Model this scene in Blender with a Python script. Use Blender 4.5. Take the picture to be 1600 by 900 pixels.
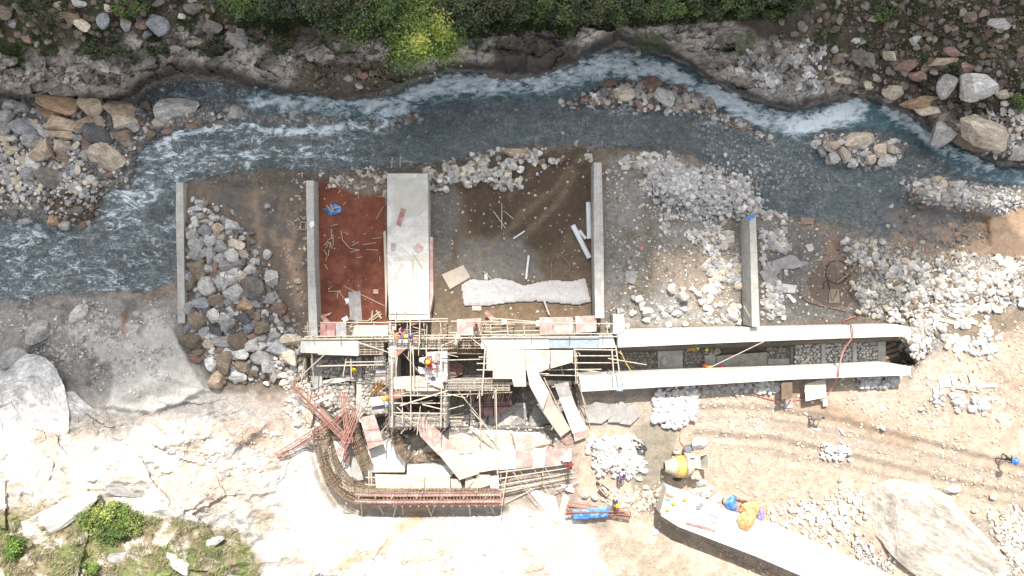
import bpy, bmesh, math, random
import numpy as np
from mathutils import Vector, Matrix, Quaternion
for o in list(bpy.data.objects): bpy.data.objects.remove(o)
SC = bpy.context.scene; COL = SC.collection
R = math.radians
random.seed(7); RNG = np.random.default_rng(7)
# ------------------------------------------------------------------ camera, sky, sun, exposure
CH = 54.0                                   # drone height above the site's ground level, metres
PX = 20.0                                   # photo pixels per metre at ground level
cam = bpy.data.objects.new('camera', bpy.data.cameras.new('camera')); COL.objects.link(cam)
cam.location = (0, 0, CH); cam.data.sensor_width = 36; cam.data.lens = 36 * CH / 80.0
cam.data.clip_end = 4000; SC.camera = cam
SUN_EL = 50.0
w = bpy.data.worlds.new('World'); SC.world = w; w.use_nodes = True
sky = w.node_tree.nodes.new('ShaderNodeTexSky'); sky.sky_type = 'NISHITA'; sky.sun_disc = False
sky.sun_elevation = R(SUN_EL); sky.sun_rotation = R(2); sky.dust_density = 2.5; sky.ozone_density = 0.6
bg = w.node_tree.nodes['Background']; bg.inputs[1].default_value = 0.15
hsv = w.node_tree.nodes.new('ShaderNodeHueSaturation'); hsv.inputs['Saturation'].default_value = .22   # thin cloud whitens the sky light
w.node_tree.links.new(sky.outputs[0], hsv.inputs['Color']); w.node_tree.links.new(hsv.outputs[0], bg.inputs[0])
sl = bpy.data.lights.new('sun', 'SUN'); sl.energy = 4.6; sl.angle = R(0.5); sl.color = (1.0, .94, .86)
sun = bpy.data.objects.new('sun', sl); COL.objects.link(sun)
SAZ = R(2)                                  # sun stands a touch east of image-up
SDIR = Vector((math.sin(SAZ) * math.cos(R(SUN_EL)), math.cos(SAZ) * math.cos(R(SUN_EL)), math.sin(R(SUN_EL))))
sun.rotation_euler = SDIR.to_track_quat('Z', 'Y').to_euler()
SC.view_settings.view_transform = 'Standard'; SC.view_settings.look = 'None'
SC.view_settings.exposure = 1.0; SC.view_settings.gamma = 1.0
SC.render.engine = 'CYCLES'
# ------------------------------------------------------------------ helpers
def P(px, py, z=0.0):                       # photo pixel + height -> point in the site
    k = (CH - z) / CH / PX
    return Vector(((px - 800) * k, (450 - py) * k, z))
def tag(o, label=None, cat=None, group=None, kind=None):
    if label: o['label'] = label
    if cat: o['category'] = cat
    if group: o['group'] = group
    if kind: o['kind'] = kind
    return o
def empty(name, loc, label, cat, group=None, rz=0):
    o = bpy.data.objects.new(name, None); o.empty_display_size = .2; COL.objects.link(o)
    o.location = loc; o.rotation_euler = (0, 0, rz); return tag(o, label, cat, group)
class MB:
    def __init__(s): s.v = []; s.f = []
    def add(s, vs, fs):
        b = len(s.v); s.v += [tuple(p) for p in vs]; s.f += [tuple(i + b for i in f) for f in fs]; return s
    def prism(s, top, zt, zb, bot=None):    # polygon given in photo pixels at height zt, carried down to zb
        t = [P(a[0], a[1], a[2] if len(a) > 2 else zt) for a in top]
        if bot: b = [P(a[0], a[1], zb) for a in bot]
        else: b = [Vector((p.x, p.y, zb)) for p in t]
        n = len(t)
        area = sum(t[i].x * t[(i+1) % n].y - t[(i+1) % n].x * t[i].y for i in range(n))
        if area < 0: t.reverse(); b.reverse()
        return s.add(t + b, [tuple(range(n)), tuple(range(2*n-1, n-1, -1))] + [(i, i+n, (i+1) % n + n, (i+1) % n) for i in range(n)])
    def slab(s, pts, th=.03):               # thin board through world points
        pts = [Vector(p) for p in pts]; n = len(pts)
        nr = (pts[1]-pts[0]).cross(pts[2]-pts[1])
        if nr.z < 0: pts.reverse(); nr = -nr
        nr.normalize(); lo = [p - nr*th for p in pts]
        return s.add(pts + lo, [tuple(range(n)), tuple(range(2*n-1, n-1, -1))] + [(i, i+n, (i+1) % n + n, (i+1) % n) for i in range(n)])
    def bar(s, a, b, r=.04, n=6, r2=None):
        a = Vector(a); b = Vector(b); d = b - a
        if d.length < 1e-6: return s
        q = d.to_track_quat('Z', 'Y'); r2 = r if r2 is None else r2
        vs = [a + q @ Vector((r*math.cos(t*math.tau/n), r*math.sin(t*math.tau/n), 0)) for t in range(n)]
        vs += [b + q @ Vector((r2*math.cos(t*math.tau/n), r2*math.sin(t*math.tau/n), 0)) for t in range(n)]
        return s.add(vs, [tuple(range(n-1, -1, -1)), tuple(range(n, 2*n))] + [(i, (i+1) % n, (i+1) % n + n, i+n) for i in range(n)])
    def beam(s, a, b, w=.05, h=.1):
        a = Vector(a); b = Vector(b); d = (b-a).normalized(); q = d.to_track_quat('X', 'Z')
        o = [q @ Vector((0, i*w/2, j*h/2)) for i, j in ((-1,-1),(1,-1),(1,1),(-1,1))]
        return s.add([a+p for p in o] + [b+p for p in o], [(3,2,1,0),(4,5,6,7),(0,1,5,4),(1,2,6,5),(2,3,7,6),(3,0,4,7)])
    def tube(s, pts, r=.03, n=6):
        for i in range(len(pts)-1): s.bar(pts[i], pts[i+1], r, n)
        return s
    def box(s, c, sz, rz=0):
        m = Matrix.Translation(c) @ Matrix.Rotation(rz, 4, 'Z'); x, y, z = [q/2 for q in sz]
        vs = [m @ Vector(p) for p in ((-x,-y,-z),(x,-y,-z),(x,y,-z),(-x,y,-z),(-x,-y,z),(x,-y,z),(x,y,z),(-x,y,z))]
        return s.add(vs, [(3,2,1,0),(4,5,6,7),(0,1,5,4),(1,2,6,5),(2,3,7,6),(3,0,4,7)])
    def lathe(s, prof, a, b, n=20, cap=True):   # prof: (t along a->b, radius)
        a = Vector(a); b = Vector(b); q = (b-a).to_track_quat('Z', 'Y'); vs = []; fs = []
        for t, r in prof:
            c = a.lerp(b, t)
            vs += [c + q @ Vector((r*math.cos(k*math.tau/n), r*math.sin(k*math.tau/n), 0)) for k in range(n)]
        for j in range(len(prof)-1):
            fs += [(j*n+k, j*n+(k+1) % n, (j+1)*n+(k+1) % n, (j+1)*n+k) for k in range(n)]
        if cap: fs += [tuple(range(n-1, -1, -1)), tuple(range((len(prof)-1)*n, len(prof)*n))]
        return s.add(vs, fs)
    def build(s, name, mat, parent=None, smooth=False, origin=None):
        me = bpy.data.meshes.new(name)
        vs = s.v
        if origin is None and parent is not None: origin = parent.matrix_basis.to_translation()
        if origin is not None: vs = [(p[0]-origin[0], p[1]-origin[1], p[2]-origin[2]) for p in vs]
        me.from_pydata(vs, [], s.f); me.update()
        if mat: me.materials.append(mat)
        if smooth: me.polygons.foreach_set('use_smooth', [True]*len(me.polygons))
        o = bpy.data.objects.new(name, me); COL.objects.link(o)
        if parent is not None: o.parent = parent
        elif origin is not None: o.location = origin
        return o
def np_mesh(name, V, F, mat, cols=None, attrs=None, smooth=False, k=None):
    me = bpy.data.meshes.new(name); k = k or F.shape[1]
    me.vertices.add(len(V)); me.vertices.foreach_set('co', np.ascontiguousarray(V, np.float32).ravel())
    me.loops.add(F.size); me.loops.foreach_set('vertex_index', np.ascontiguousarray(F, np.int32).ravel())
    me.polygons.add(len(F)); me.polygons.foreach_set('loop_start', np.arange(0, F.size, k, dtype=np.int32))
    me.polygons.foreach_set('use_smooth', np.full(len(F), smooth))
    me.update(calc_edges=True)
    if cols is not None:
        a = me.color_attributes.new('Col', 'FLOAT_COLOR', 'POINT')
        c = np.ones((len(V), 4), np.float32); c[:, :3] = cols; a.data.foreach_set('color', c.ravel())
    for nm, arr in (attrs or {}).items():
        a = me.attributes.new(nm, 'FLOAT', 'POINT'); a.data.foreach_set('value', np.ascontiguousarray(arr, np.float32).ravel())
    me.materials.append(mat)
    o = bpy.data.objects.new(name, me); COL.objects.link(o); return o
# noise
def _h(ix, iy, s):
    ix = ix.astype(np.int64).astype(np.uint64); iy = iy.astype(np.int64).astype(np.uint64)
    n = (ix*np.uint64(374761393) + iy*np.uint64(668265263) + np.uint64(s*2147483647 % (2**31)+s*7919)) & np.uint64(0xffffffff)
    n = ((n ^ (n >> np.uint64(13)))*np.uint64(1274126177)) & np.uint64(0xffffffff)
    n = ((n ^ (n >> np.uint64(16)))*np.uint64(2246822519)) & np.uint64(0xffffffff)
    return ((n ^ (n >> np.uint64(15))) & np.uint64(0xffffff)).astype(np.float64)/float(0xffffff)
def vn(x, y, s=1):
    x = x+5000.; y = y+5000.; ix = np.floor(x); iy = np.floor(y); fx = x-ix; fy = y-iy
    fx = fx*fx*(3-2*fx); fy = fy*fy*(3-2*fy)
    a = _h(ix, iy, s); b = _h(ix+1, iy, s); c = _h(ix, iy+1, s); d = _h(ix+1, iy+1, s)
    return (a*(1-fx)+b*fx)*(1-fy)+(c*(1-fx)+d*fx)*fy
def fbm(x, y, o=4, s=1):
    r = 0; a = .5; t = 0
    for i in range(o): r = r+a*vn(x*2**i, y*2**i, s+i*17); t += a; a *= .5
    return r/t*2-1
def facets(x, y, s=1, ax=1., tilt=1.0):     # blocky rock: every cell is its own tilted plane
    x = x+3000.; y = (y+3000.)*ax; ix = np.floor(x); iy = np.floor(y); best = np.full(x.shape, 1e9)
    hh = np.zeros(x.shape); rr = np.zeros(x.shape); d2nd = np.full(x.shape, 1e9)
    for i in (-1, 0, 1):
        for j in (-1, 0, 1):
            cx = ix+i; cy = iy+j; px = cx+_h(cx, cy, s); py = cy+_h(cx, cy, s+5)
            dx = x-px; dy = y-py; d = dx*dx+dy*dy; a = _h(cx, cy, s+9); gx = _h(cx, cy, s+11)-.5; gy = _h(cx, cy, s+13)-.5
            m = d < best; d2nd = np.where(m, best, np.minimum(d2nd, d))
            best = np.where(m, d, best); hh = np.where(m, (a-.5)+tilt*(gx*dx+gy*dy)*1.6, hh); rr = np.where(m, a, rr)
    return hh, rr, np.sqrt(d2nd)-np.sqrt(best)
def sstep(a, b, x): t = np.clip((x-a)/(b-a), 0, 1); return t*t*(3-2*t)
def sdf(u, v, poly):                        # >0 inside
    p = np.array(poly, float); n = len(p); D = np.full(u.shape, 1e12); ins = np.zeros(u.shape, bool)
    for i in range(n):
        a = p[i]; b = p[(i+1) % n]; e = b-a; L = e@e+1e-9
        t = np.clip(((u-a[0])*e[0]+(v-a[1])*e[1])/L, 0, 1)
        D = np.minimum(D, (u-a[0]-t*e[0])**2+(v-a[1]-t*e[1])**2)
        c = (a[1] > v) != (b[1] > v); xi = (b[0]-a[0])*(v-a[1])/(b[1]-a[1]+1e-12)+a[0]; ins ^= c & (u < xi)
    D = np.sqrt(D); return np.where(ins, D, -D)
def pline(u, v, pts):                       # distance to an open line
    D = np.full(u.shape, 1e12)
    for a, b in zip(pts[:-1], pts[1:]):
        a = np.array(a, float); b = np.array(b, float); e = b-a
        t = np.clip(((u-a[0])*e[0]+(v-a[1])*e[1])/(e@e+1e-9), 0, 1)
        D = np.minimum(D, (u-a[0]-t*e[0])**2+(v-a[1]-t*e[1])**2)
    return np.sqrt(D)
# ------------------------------------------------------------------ materials
def nodes(m): return m.node_tree.nodes, m.node_tree.links
def noise_node(N, L, co, scale, detail=4, rough=.6, dist=0):
    n = N.new('ShaderNodeTexNoise'); n.inputs['Scale'].default_value = scale; n.inputs['Detail'].default_value = detail
    n.inputs['Roughness'].default_value = rough; n.inputs['Distortion'].default_value = dist; L.new(co, n.inputs['Vector']); return n
def rng(N, L, src, a, b, lo, hi):
    n = N.new('ShaderNodeMapRange'); n.inputs[1].default_value = a; n.inputs[2].default_value = b
    n.inputs[3].default_value = lo; n.inputs[4].default_value = hi; L.new(src, n.inputs[0]); return n.outputs[0]
def mul(N, L, c, f):
    n = N.new('ShaderNodeVectorMath'); n.operation = 'SCALE'; L.new(c, n.inputs[0]); L.new(f, n.inputs['Scale']); return n.outputs[0]
def mth(N, L, op, a, b):
    n = N.new('ShaderNodeMath'); n.operation = op
    for i, q in enumerate((a, b)):
        if isinstance(q, (int, float)): n.inputs[i].default_value = q
        else: L.new(q, n.inputs[i])
    return n.outputs[0]
MATS = {}
def M(name, col, rough=.8, var=.25, scale=2.0, metal=0.0, bump=.0, col2=None, spot=.5, wave=None, objcol=False, vcol=False, tl=0.0, joints=False):
    if name in MATS: return MATS[name]
    m = bpy.data.materials.new(name); m.use_nodes = True; N, L = nodes(m); b = N['Principled BSDF']
    tc = N.new('ShaderNodeTexCoord'); co = tc.outputs['Object']
    n1 = noise_node(N, L, co, scale, 6, .65); n2 = noise_node(N, L, co, scale*9, 3, .6)
    if objcol: oi = N.new('ShaderNodeObjectInfo'); base = oi.outputs['Color']
    elif vcol: at = N.new('ShaderNodeAttribute'); at.attribute_name = 'Col'; base = at.outputs['Color']
    else: rg = N.new('ShaderNodeRGB'); rg.outputs[0].default_value = (*col, 1); base = rg.outputs[0]
    if col2:
        mx = N.new('ShaderNodeMix'); mx.data_type = 'RGBA'
        L.new(rng(N, L, n1.outputs[0], spot-.08, spot+.10, 0, 1), mx.inputs[0]); L.new(base, mx.inputs[6]); mx.inputs[7].default_value = (*col2, 1)
        base = mx.outputs[2]
    f = mth(N, L, 'MULTIPLY', rng(N, L, n1.outputs[0], .3, .7, 1-var, 1+var), rng(N, L, n2.outputs[0], .3, .7, 1-var*.7, 1+var*.7))
    if joints:                              # shutter joints and tie holes left in cast concrete
        bk = N.new('ShaderNodeTexBrick'); bk.inputs['Scale'].default_value = 1; bk.inputs['Brick Width'].default_value = 2.4; bk.inputs['Row Height'].default_value = 1.2; bk.inputs['Mortar Size'].default_value = .018; bk.offset = .0
        bk.inputs['Color1'].default_value = (1,1,1,1); bk.inputs['Color2'].default_value = (.93,.93,.93,1); bk.inputs['Mortar'].default_value = (.78,.78,.78,1); L.new(co, bk.inputs['Vector'])
        sc_ = N.new('ShaderNodeSeparateColor'); L.new(bk.outputs['Color'], sc_.inputs[0]); f = mth(N, L, 'MULTIPLY', f, sc_.outputs[0])
        st_ = noise_node(N, L, co, .45, 6, .75, 2.2); f = mth(N, L, 'MULTIPLY', f, rng(N, L, st_.outputs[0], .42, .60, .80, 1.04))
    if wave:                                # plank / board joints
        wv = N.new('ShaderNodeTexWave'); wv.inputs['Scale'].default_value = wave; L.new(co, wv.inputs['Vector'])
        f = mth(N, L, 'MULTIPLY', f, rng(N, L, wv.outputs[0], 0, .12, .5, 1))
    L.new(mul(N, L, base, f), b.inputs['Base Color'])
    b.inputs['Roughness'].default_value = rough; b.inputs['Metallic'].default_value = metal
    if tl: b.inputs['Transmission Weight'].default_value = 0
    if bump:
        bp = N.new('ShaderNodeBump'); bp.inputs['Strength'].default_value = 1; bp.inputs['Distance'].default_value = bump
        L.new(n1.outputs[0], bp.inputs['Height']); L.new(bp.outputs[0], b.inputs['Normal'])
    MATS[name] = m; return m
def ground_material():
    m = bpy.data.materials.new('ground'); m.use_nodes = True; N, L = nodes(m); b = N['Principled BSDF']
    tc = N.new('ShaderNodeTexCoord'); co = tc.outputs['Object']
    at = N.new('ShaderNodeAttribute'); at.attribute_name = 'Col'
    cb = N.new('ShaderNodeAttribute'); cb.attribute_name = 'cob'; wt = N.new('ShaderNodeAttribute'); wt.attribute_name = 'wet'
    ns = noise_node(N, L, co, .8, 5, .6)
    ad = N.new('ShaderNodeVectorMath'); ad.operation = 'MULTIPLY_ADD'; L.new(ns.outputs['Color'], ad.inputs[0]); ad.inputs[1].default_value = (.5,.5,.0); L.new(co, ad.inputs[2])
    def vor(sc):
        v = N.new('ShaderNodeTexVoronoi'); v.inputs['Scale'].default_value = sc; L.new(ad.outputs[0], v.inputs['Vector'])
        sp = N.new('ShaderNodeSeparateColor'); L.new(v.outputs['Color'], sp.inputs[0]); return v, sp.outputs[0], sp.outputs[1]
    v1, r1, q1 = vor(3.2); v2, r2, q2 = vor(7.5)
    cell = mth(N, L, 'MULTIPLY', rng(N, L, r1, 0, 1, .7, 1.3), rng(N, L, r2, 0, 1, .68, 1.34))
    edge = mth(N, L, 'MULTIPLY', cell, rng(N, L, v2.outputs['Distance'],   .25, .75, 1.08, .62))
    f = N.new('ShaderNodeMix'); L.new(cb.outputs['Fac'], f.inputs[0]); f.inputs[2].default_value = 1; L.new(edge, f.inputs[3])
    n1 = noise_node(N, L, co, 1.7, 8, .68); n2 = noise_node(N, L, co, 14, 4, .7)
    g = mth(N, L, 'MULTIPLY', rng(N, L, n1.outputs[0], .3, .7, .72, 1.28), rng(N, L, n2.outputs[0], .3, .7, .75, 1.25))
    g = mth(N, L, 'MULTIPLY', g, f.outputs[0])
    L.new(mul(N, L, at.outputs['Color'], g), b.inputs['Base Color'])
    L.new(rng(N, L, wt.outputs['Fac'], 0, 1, .92, .35), b.inputs['Roughness'])
    h = mth(N, L, 'MULTIPLY', rng(N, L, v2.outputs['Distance'], 0, .7, 1, 0), cb.outputs['Fac'])
    h = mth(N, L, 'ADD', h, mth(N, L, 'MULTIPLY', n1.outputs[0], .8)); h = mth(N, L, 'ADD', h, mth(N, L, 'MULTIPLY', n2.outputs[0], .3))
    bp = N.new('ShaderNodeBump'); bp.inputs['Distance'].default_value = .07; L.new(h, bp.inputs['Height']); L.new(bp.outputs[0], b.inputs['Normal'])
    return m
def water_material():
    m = bpy.data.materials.new('river_water'); m.use_nodes = True; N, L = nodes(m); b = N['Principled BSDF']
    co = N.new('ShaderNodeTexCoord').outputs['Object']
    fo = N.new('ShaderNodeAttribute'); fo.attribute_name = 'foam'; dp = N.new('ShaderNodeAttribute'); dp.attribute_name = 'depth'
    mp = N.new('ShaderNodeMapping'); mp.inputs['Scale'].default_value = (.55, 1.1, 1); L.new(co, mp.inputs[0])
    n1 = noise_node(N, L, mp.outputs[0], 1.2, 9, .74, 1.8); n2 = noise_node(N, L, mp.outputs[0], 7, 5, .7, .8)
    s = mth(N, L, 'ADD', mth(N, L, 'MULTIPLY', n1.outputs[0], .70), mth(N, L, 'MULTIPLY', n2.outputs[0], .30))
    th = mth(N, L, 'SUBTRACT', .675, mth(N, L, 'MULTIPLY', fo.outputs['Fac'], .37))
    fm = N.new('ShaderNodeMapRange'); L.new(s, fm.inputs[0]); L.new(th, fm.inputs[1]); L.new(mth(N, L, 'ADD', th, .17), fm.inputs[2])
    mx = N.new('ShaderNodeMix'); mx.data_type = 'RGBA'; L.new(dp.outputs['Fac'], mx.inputs[0])
    mx.inputs[6].default_value = (.105, .145, .165, 1); mx.inputs[7].default_value = (.055, .115, .135, 1)
    v = mul(N, L, mx.outputs[2], rng(N, L, s, .36, .66, .45, 2.1))
    m2 = N.new('ShaderNodeMix'); m2.data_type = 'RGBA'; L.new(fm.outputs[0], m2.inputs[0]); L.new(v, m2.inputs[6]); m2.inputs[7].default_value = (.62, .70, .74, 1)
    L.new(m2.outputs[2], b.inputs['Base Color'])
    L.new(rng(N, L, fm.outputs[0], 0, 1, .12, .7), b.inputs['Roughness'])
    al = mth(N, L, 'MAXIMUM', fm.outputs[0], rng(N, L, dp.outputs['Fac'], 0, .8, .34, .96)); L.new(al, b.inputs['Alpha'])
    bp = N.new('ShaderNodeBump'); bp.inputs['Distance'].default_value = .10; L.new(s, bp.inputs['Height']); L.new(bp.outputs[0], b.inputs['Normal'])
    return m
# ------------------------------------------------------------------ terrain: one sheet, zones traced on the site plan
CLIFF = [(-400,160),(0,158),(60,160),(110,165),(170,160),(210,152),(235,132),(290,120),(345,122),(400,138),(440,146),(500,150),(545,156),(590,150),(640,128),(700,112),(760,114),(800,116),(850,112),(900,98),(940,78),(965,66),(1010,74),(1060,92),(1110,124),(1145,142),(1200,162),(1240,172),(1290,158),(1340,150),(1375,152),(1420,178),(1460,212),(1500,225),(1530,238),(1560,256),(1620,262),(2000,280)]
NORTH = CLIFF + [(9500,280),(9500,-9500),(-9500,-9500),(-9500,160)]
RIVER = CLIFF + [(2000,330),(1600,300),(1560,292),(1500,290),(1440,296),(1425,308),(1500,325),(1545,340),(1540,385),(1470,400),(1400,372),(1330,355),(1260,352),(1190,335),(1165,300),(1120,268),(1080,245),(1000,236),(900,226),(800,234),(700,256),(600,264),(500,270),(430,268),(370,275),(288,290),(282,380),(275,445),(230,458),(120,462),(60,470),(0,480),(-400,500)]
BARA = [(-80,158),(100,160),(215,155),(235,180),(330,165),(345,185),(320,198),(250,208),(215,245),(205,290),(160,300),(150,345),(90,358),(60,340),(-80,350)]
BARB = [(345,165),(420,168),(500,180),(560,190),(640,175),(660,185),(600,200),(520,195),(430,192),(350,188)]
BARC = [(870,160),(930,140),(1000,125),(1080,130),(1120,160),(1180,195),(1230,215),(1200,222),(1100,185),(1000,170),(900,170)]
PILEC = [(1262,212),(1290,204),(1345,200),(1400,215),(1420,235),(1405,262),(1350,268),(1290,255)]
PILED = [(1408,292),(1440,276),(1500,278),(1560,292),(1600,305),(1600,320),(1560,335),(1490,325),(1430,312)]
THAL = [(1700,262),(1600,266),(1540,255),(1500,240),(1440,205),(1400,178),(1340,172),(1290,185),(1220,188),(1150,170),(1095,135),(1050,115),(1000,98),(965,100),(930,110),(860,125),(780,130),(700,135),(640,150),(600,165),(540,165),(480,158),(400,158)]
SOUTHW = [(-9500,560),(-80,560),(60,575),(90,590),(140,600),(200,620),(280,600),(330,605),(430,640),(470,720),(495,760),(540,805),(640,812),(800,795),(890,815),(940,850),(1000,980),(1100,9500),(-9500,9500)]
LOWCUT = [(1020,800),(1060,822),(1180,868),(1290,905),(1400,990),(1000,990),(930,860),(960,820)]
SLOPE = [(100,500),(128,478),(180,500),(250,484),(272,510),(300,560),(330,612),(240,650),(160,640),(175,590),(140,560),(110,540)]
PIT = [(478,556),(960,545),(1420,528),(1432,572),(960,604),(900,606),(905,650),(880,668),(700,672),(640,720),(560,700),(505,640),(482,600)]
PIT2 = [(520,690),(640,690),(700,665),(880,668),(860,700),(780,760),(540,775),(505,720)]
PUD = [(1288,372),(1310,374),(1330,395),(1342,430),(1338,470),(1325,486),(1290,484),(1262,470),(1255,440),(1272,415),(1284,395)]
RED = [(497,276),(604,300),(606,506),(497,506)]
def height(u, v):
    wu = u+10*fbm(u/60, v/60, 3, 3)+3*fbm(u/12, v/12, 2, 4); wv = v+10*fbm(u/60, v/60, 3, 5)+3*fbm(u/12, v/12, 2, 6)
    h = .10*fbm(u/80, v/80, 4, 11)+.05*fbm(u/14, v/14, 4, 12)
    riv = sstep(-8, 14, sdf(wu, wv, RIVER)); riv = riv*(1-.22*sstep(1380, 1520, u)*sstep(292, 318, v)); h = h-riv*.75
    th = pline(wu, wv, THAL); h = h-.8*riv*np.exp(-(th/24)**2)
    cob = .16*(vn(u/5, v/5, 21)-.5)+.10*(vn(u/2.6, v/2.6, 22)-.5); h = h+riv*cob+.10*riv*sstep(0, 30, sdf(wu, wv, [(1080,240),(1180,230),(1300,268),(1420,270),(1440,330),(1560,330),(1560,400),(1400,385),(1250,360),(1180,330),(1120,275)]))
    for pl, hh, sf in ((BARA, .65, 14), (BARB, .32, 8), (BARC, .5, 10), (PILEC, .85, 20), (PILED, .8, 20)):
        h = h+hh*sstep(-4, sf, sdf(wu, wv, pl))
    for pl, hh, sf in (([(1005,262),(1100,255),(1180,280),(1190,335),(1130,345),(1060,330),(1010,310)], .9, 30), ([(1300,370),(1380,372),(1600,410),(1600,470),(1480,490),(1410,500),(1340,470)], .45, 30),
                       ([(280,330),(340,330),(400,420),(440,470),(470,560),(430,600),(330,600),(290,520)], .35, 25), ([(920,690),(990,682),(1005,730),(940,745)], .5, 18), ([(670,262),(800,232),(920,232),(920,262),(850,250),(770,290),(680,295)], .35, 14),
                       ([(1425,480),(1600,470),(1600,640),(1440,650),(1400,560)], .35, 40)):
        h = h+hh*sstep(-4, sf, sdf(wu, wv, pl))
    # north bank: bedrock cliff, then the hillside
    dn = sdf(wu, wv, NORTH); east = sstep(1180, 1330, u)
    f1, r1, e1 = facets(wu/46, wv/26, 31); f2, r2, e2 = facets(wu/17, wv/11, 33); f3, r3, e3 = facets(wu/7, wv/6, 35)
    rock = .75*f1+.32*f2+.10*f3; soft = .25*fbm(u/30, v/30, 4, 37)
    hn = (3.3-1.9*east)*sstep(-2, 30, dn)+(.42)*np.maximum(0, dn-24)/20; hn = hn-8*np.maximum(0, (dn-500)/900)**1*0
    cm = sstep(0, 10, dn)*(1-sstep(60, 95, dn+18*fbm(u/70, v/70, 2, 39)))*(1-.65*east)
    h = np.where(dn > -2, h*(1-sstep(-2, 8, dn))+sstep(-2, 8, dn)*(hn+cm*rock+(1-cm)*soft), h)
    # south-west: white bedrock rising away from the works
    ds = sdf(wu, wv, SOUTHW); g1, q1, _ = facets(u/70+.4*wv/70, v/52, 41, tilt=1.4); g2, q2, _ = facets(wu/24, v/18, 43); g3, q3, _ = facets(wu/9, wv/7, 45)
    g0, q0, _ = facets(wu/120, wv/80, 47, tilt=1.6)
    fo_ = 1-np.abs(fbm(u/95+.3, v/60, 4, 48)); h = h+sstep(0, 60, ds)*(.36*np.maximum(0, ds-8)/20+.30*g0+.9*fo_**2+.35*fbm(u/28, v/20, 4, 49)+.12*g2+.05*g3)
    h = h+.55*sstep(-2, 9, sdf(u+4*fbm(u/15, v/15, 2, 152), v, SLOPE))+.9*sstep(0, 60, sdf(u, v, SLOPE))+.10*sstep(0, 30, sdf(u, v, SLOPE))*fbm(u/20, v/20, 3, 46)
    h = h-2.0*sstep(0, 8, sdf(u, v, PIT))-.9*sstep(-6, 10, sdf(u, v, PIT2)-0)*(1-sstep(0, 8, sdf(u, v, PIT)))
    h = h-1.2*np.exp(-(pline(u, v, [(1026,806),(1060,830),(1180,880),(1300,930),(1500,1010)])/20)**2)
    h = h-.10*sstep(0, 8, sdf(u, v, PUD))
    h = h-.75*np.exp(-(pline(u, v, [(490,700),(503,748),(528,788),(570,801),(640,803),(785,800)])/8)**2)
    # haul road ruts
    for pts in (([(1085,640),(1180,640),(1290,655),(1430,690),(1600,735),(1900,800)]), ([(1090,680),(1200,688),(1310,712),(1430,742),(1600,778),(1900,840)])):
        d = pline(u, v+1.5*fbm(u/40, v/40, 2, 50), pts); h = h-.10*np.exp(-(d/5)**2)+.05*np.exp(-((d-10)/4)**2)
    d = sdf(u, v, [(1560,560),(1900,640),(1900,9000),(1350,9000),(1250,910),(1200,780),(1500,800)]); h = h+.10*np.maximum(0, d-100)/20
    return h
def far_lift(u, v): return 0
def axis(lo, hi, st, a, b):
    c = list(np.arange(lo, hi+.01, st)); s = st; x = lo; L = []
    while x > a: s *= 1.28; x -= s; L.append(x)
    x = hi; s = st; Rr = []
    while x < b: s *= 1.28; x += s; Rr.append(x)
    return np.array(L[::-1]+c+Rr)
UA = axis(-70, 1670, 1.9, -9000, 9000); VA = axis(-70, 970, 1.9, -9000, 9000)
U, V = np.meshgrid(UA, VA); Z = height(U, V)
Z = np.minimum(Z, 90)
def zat(u, v):                              # ground height under a photo pixel
    i = np.clip(np.searchsorted(UA, u)-1, 0, len(UA)-2); j = np.clip(np.searchsorted(VA, v)-1, 0, len(VA)-2)
    a = np.clip((u-UA[i])/(UA[i+1]-UA[i]), 0, 1); b = np.clip((v-VA[j])/(VA[j+1]-VA[j]), 0, 1)
    return (Z[j, i]*(1-a)+Z[j, i+1]*a)*(1-b)+(Z[j+1, i]*(1-a)+Z[j+1, i+1]*a)*b
def G(px, py, dz=0): z = float(zat(px, py)); return P(px, py, z+dz)
# colour zones -------------------------------------------------
C = np.zeros(U.shape+(3,)); COB = np.zeros(U.shape); WET = np.zeros(U.shape)
WU = U+9*fbm(U/45, V/45, 4, 61)+3*fbm(U/9, V/9, 2, 62); WV = V+9*fbm(U/45, V/45, 4, 63)+3*fbm(U/9, V/9, 2, 64)
def paint(mask, col, cob=None, wet=None):
    global C, COB, WET
    C = C*(1-mask[..., None])+np.array(col)*mask[..., None]
    if cob is not None: COB = COB*(1-mask)+cob*mask
    if wet is not None: WET = WET*(1-mask)+wet*mask
def zone(poly, col, soft=10, cob=None, wet=None, amt=1.0):
    paint(amt*sstep(-soft/2, soft/2, sdf(WU, WV, poly)), col, cob, wet)
def streak(pts, col, wd, amt=.7, cob=None, wet=None):
    d = pline(WU, WV, pts); paint(amt*np.exp(-(d/wd)**2), col, cob, wet)
def patch(col, sc, seed, thr, amt, within=None, soft=.12, cob=None):
    m = amt*sstep(thr-soft, thr+soft, fbm(U/sc, V/sc, 4, seed))
    if within is not None: m = m*sstep(0, 12, sdf(WU, WV, within))
    paint(m, col, cob)
C[...] = (.27, .22, .18); COB[...] = .3
zone([(280,260),(700,250),(950,230),(1200,290),(1400,370),(1700,420),(1700,560),(280,620)], (.17,.135,.10), 8, .35)
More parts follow.
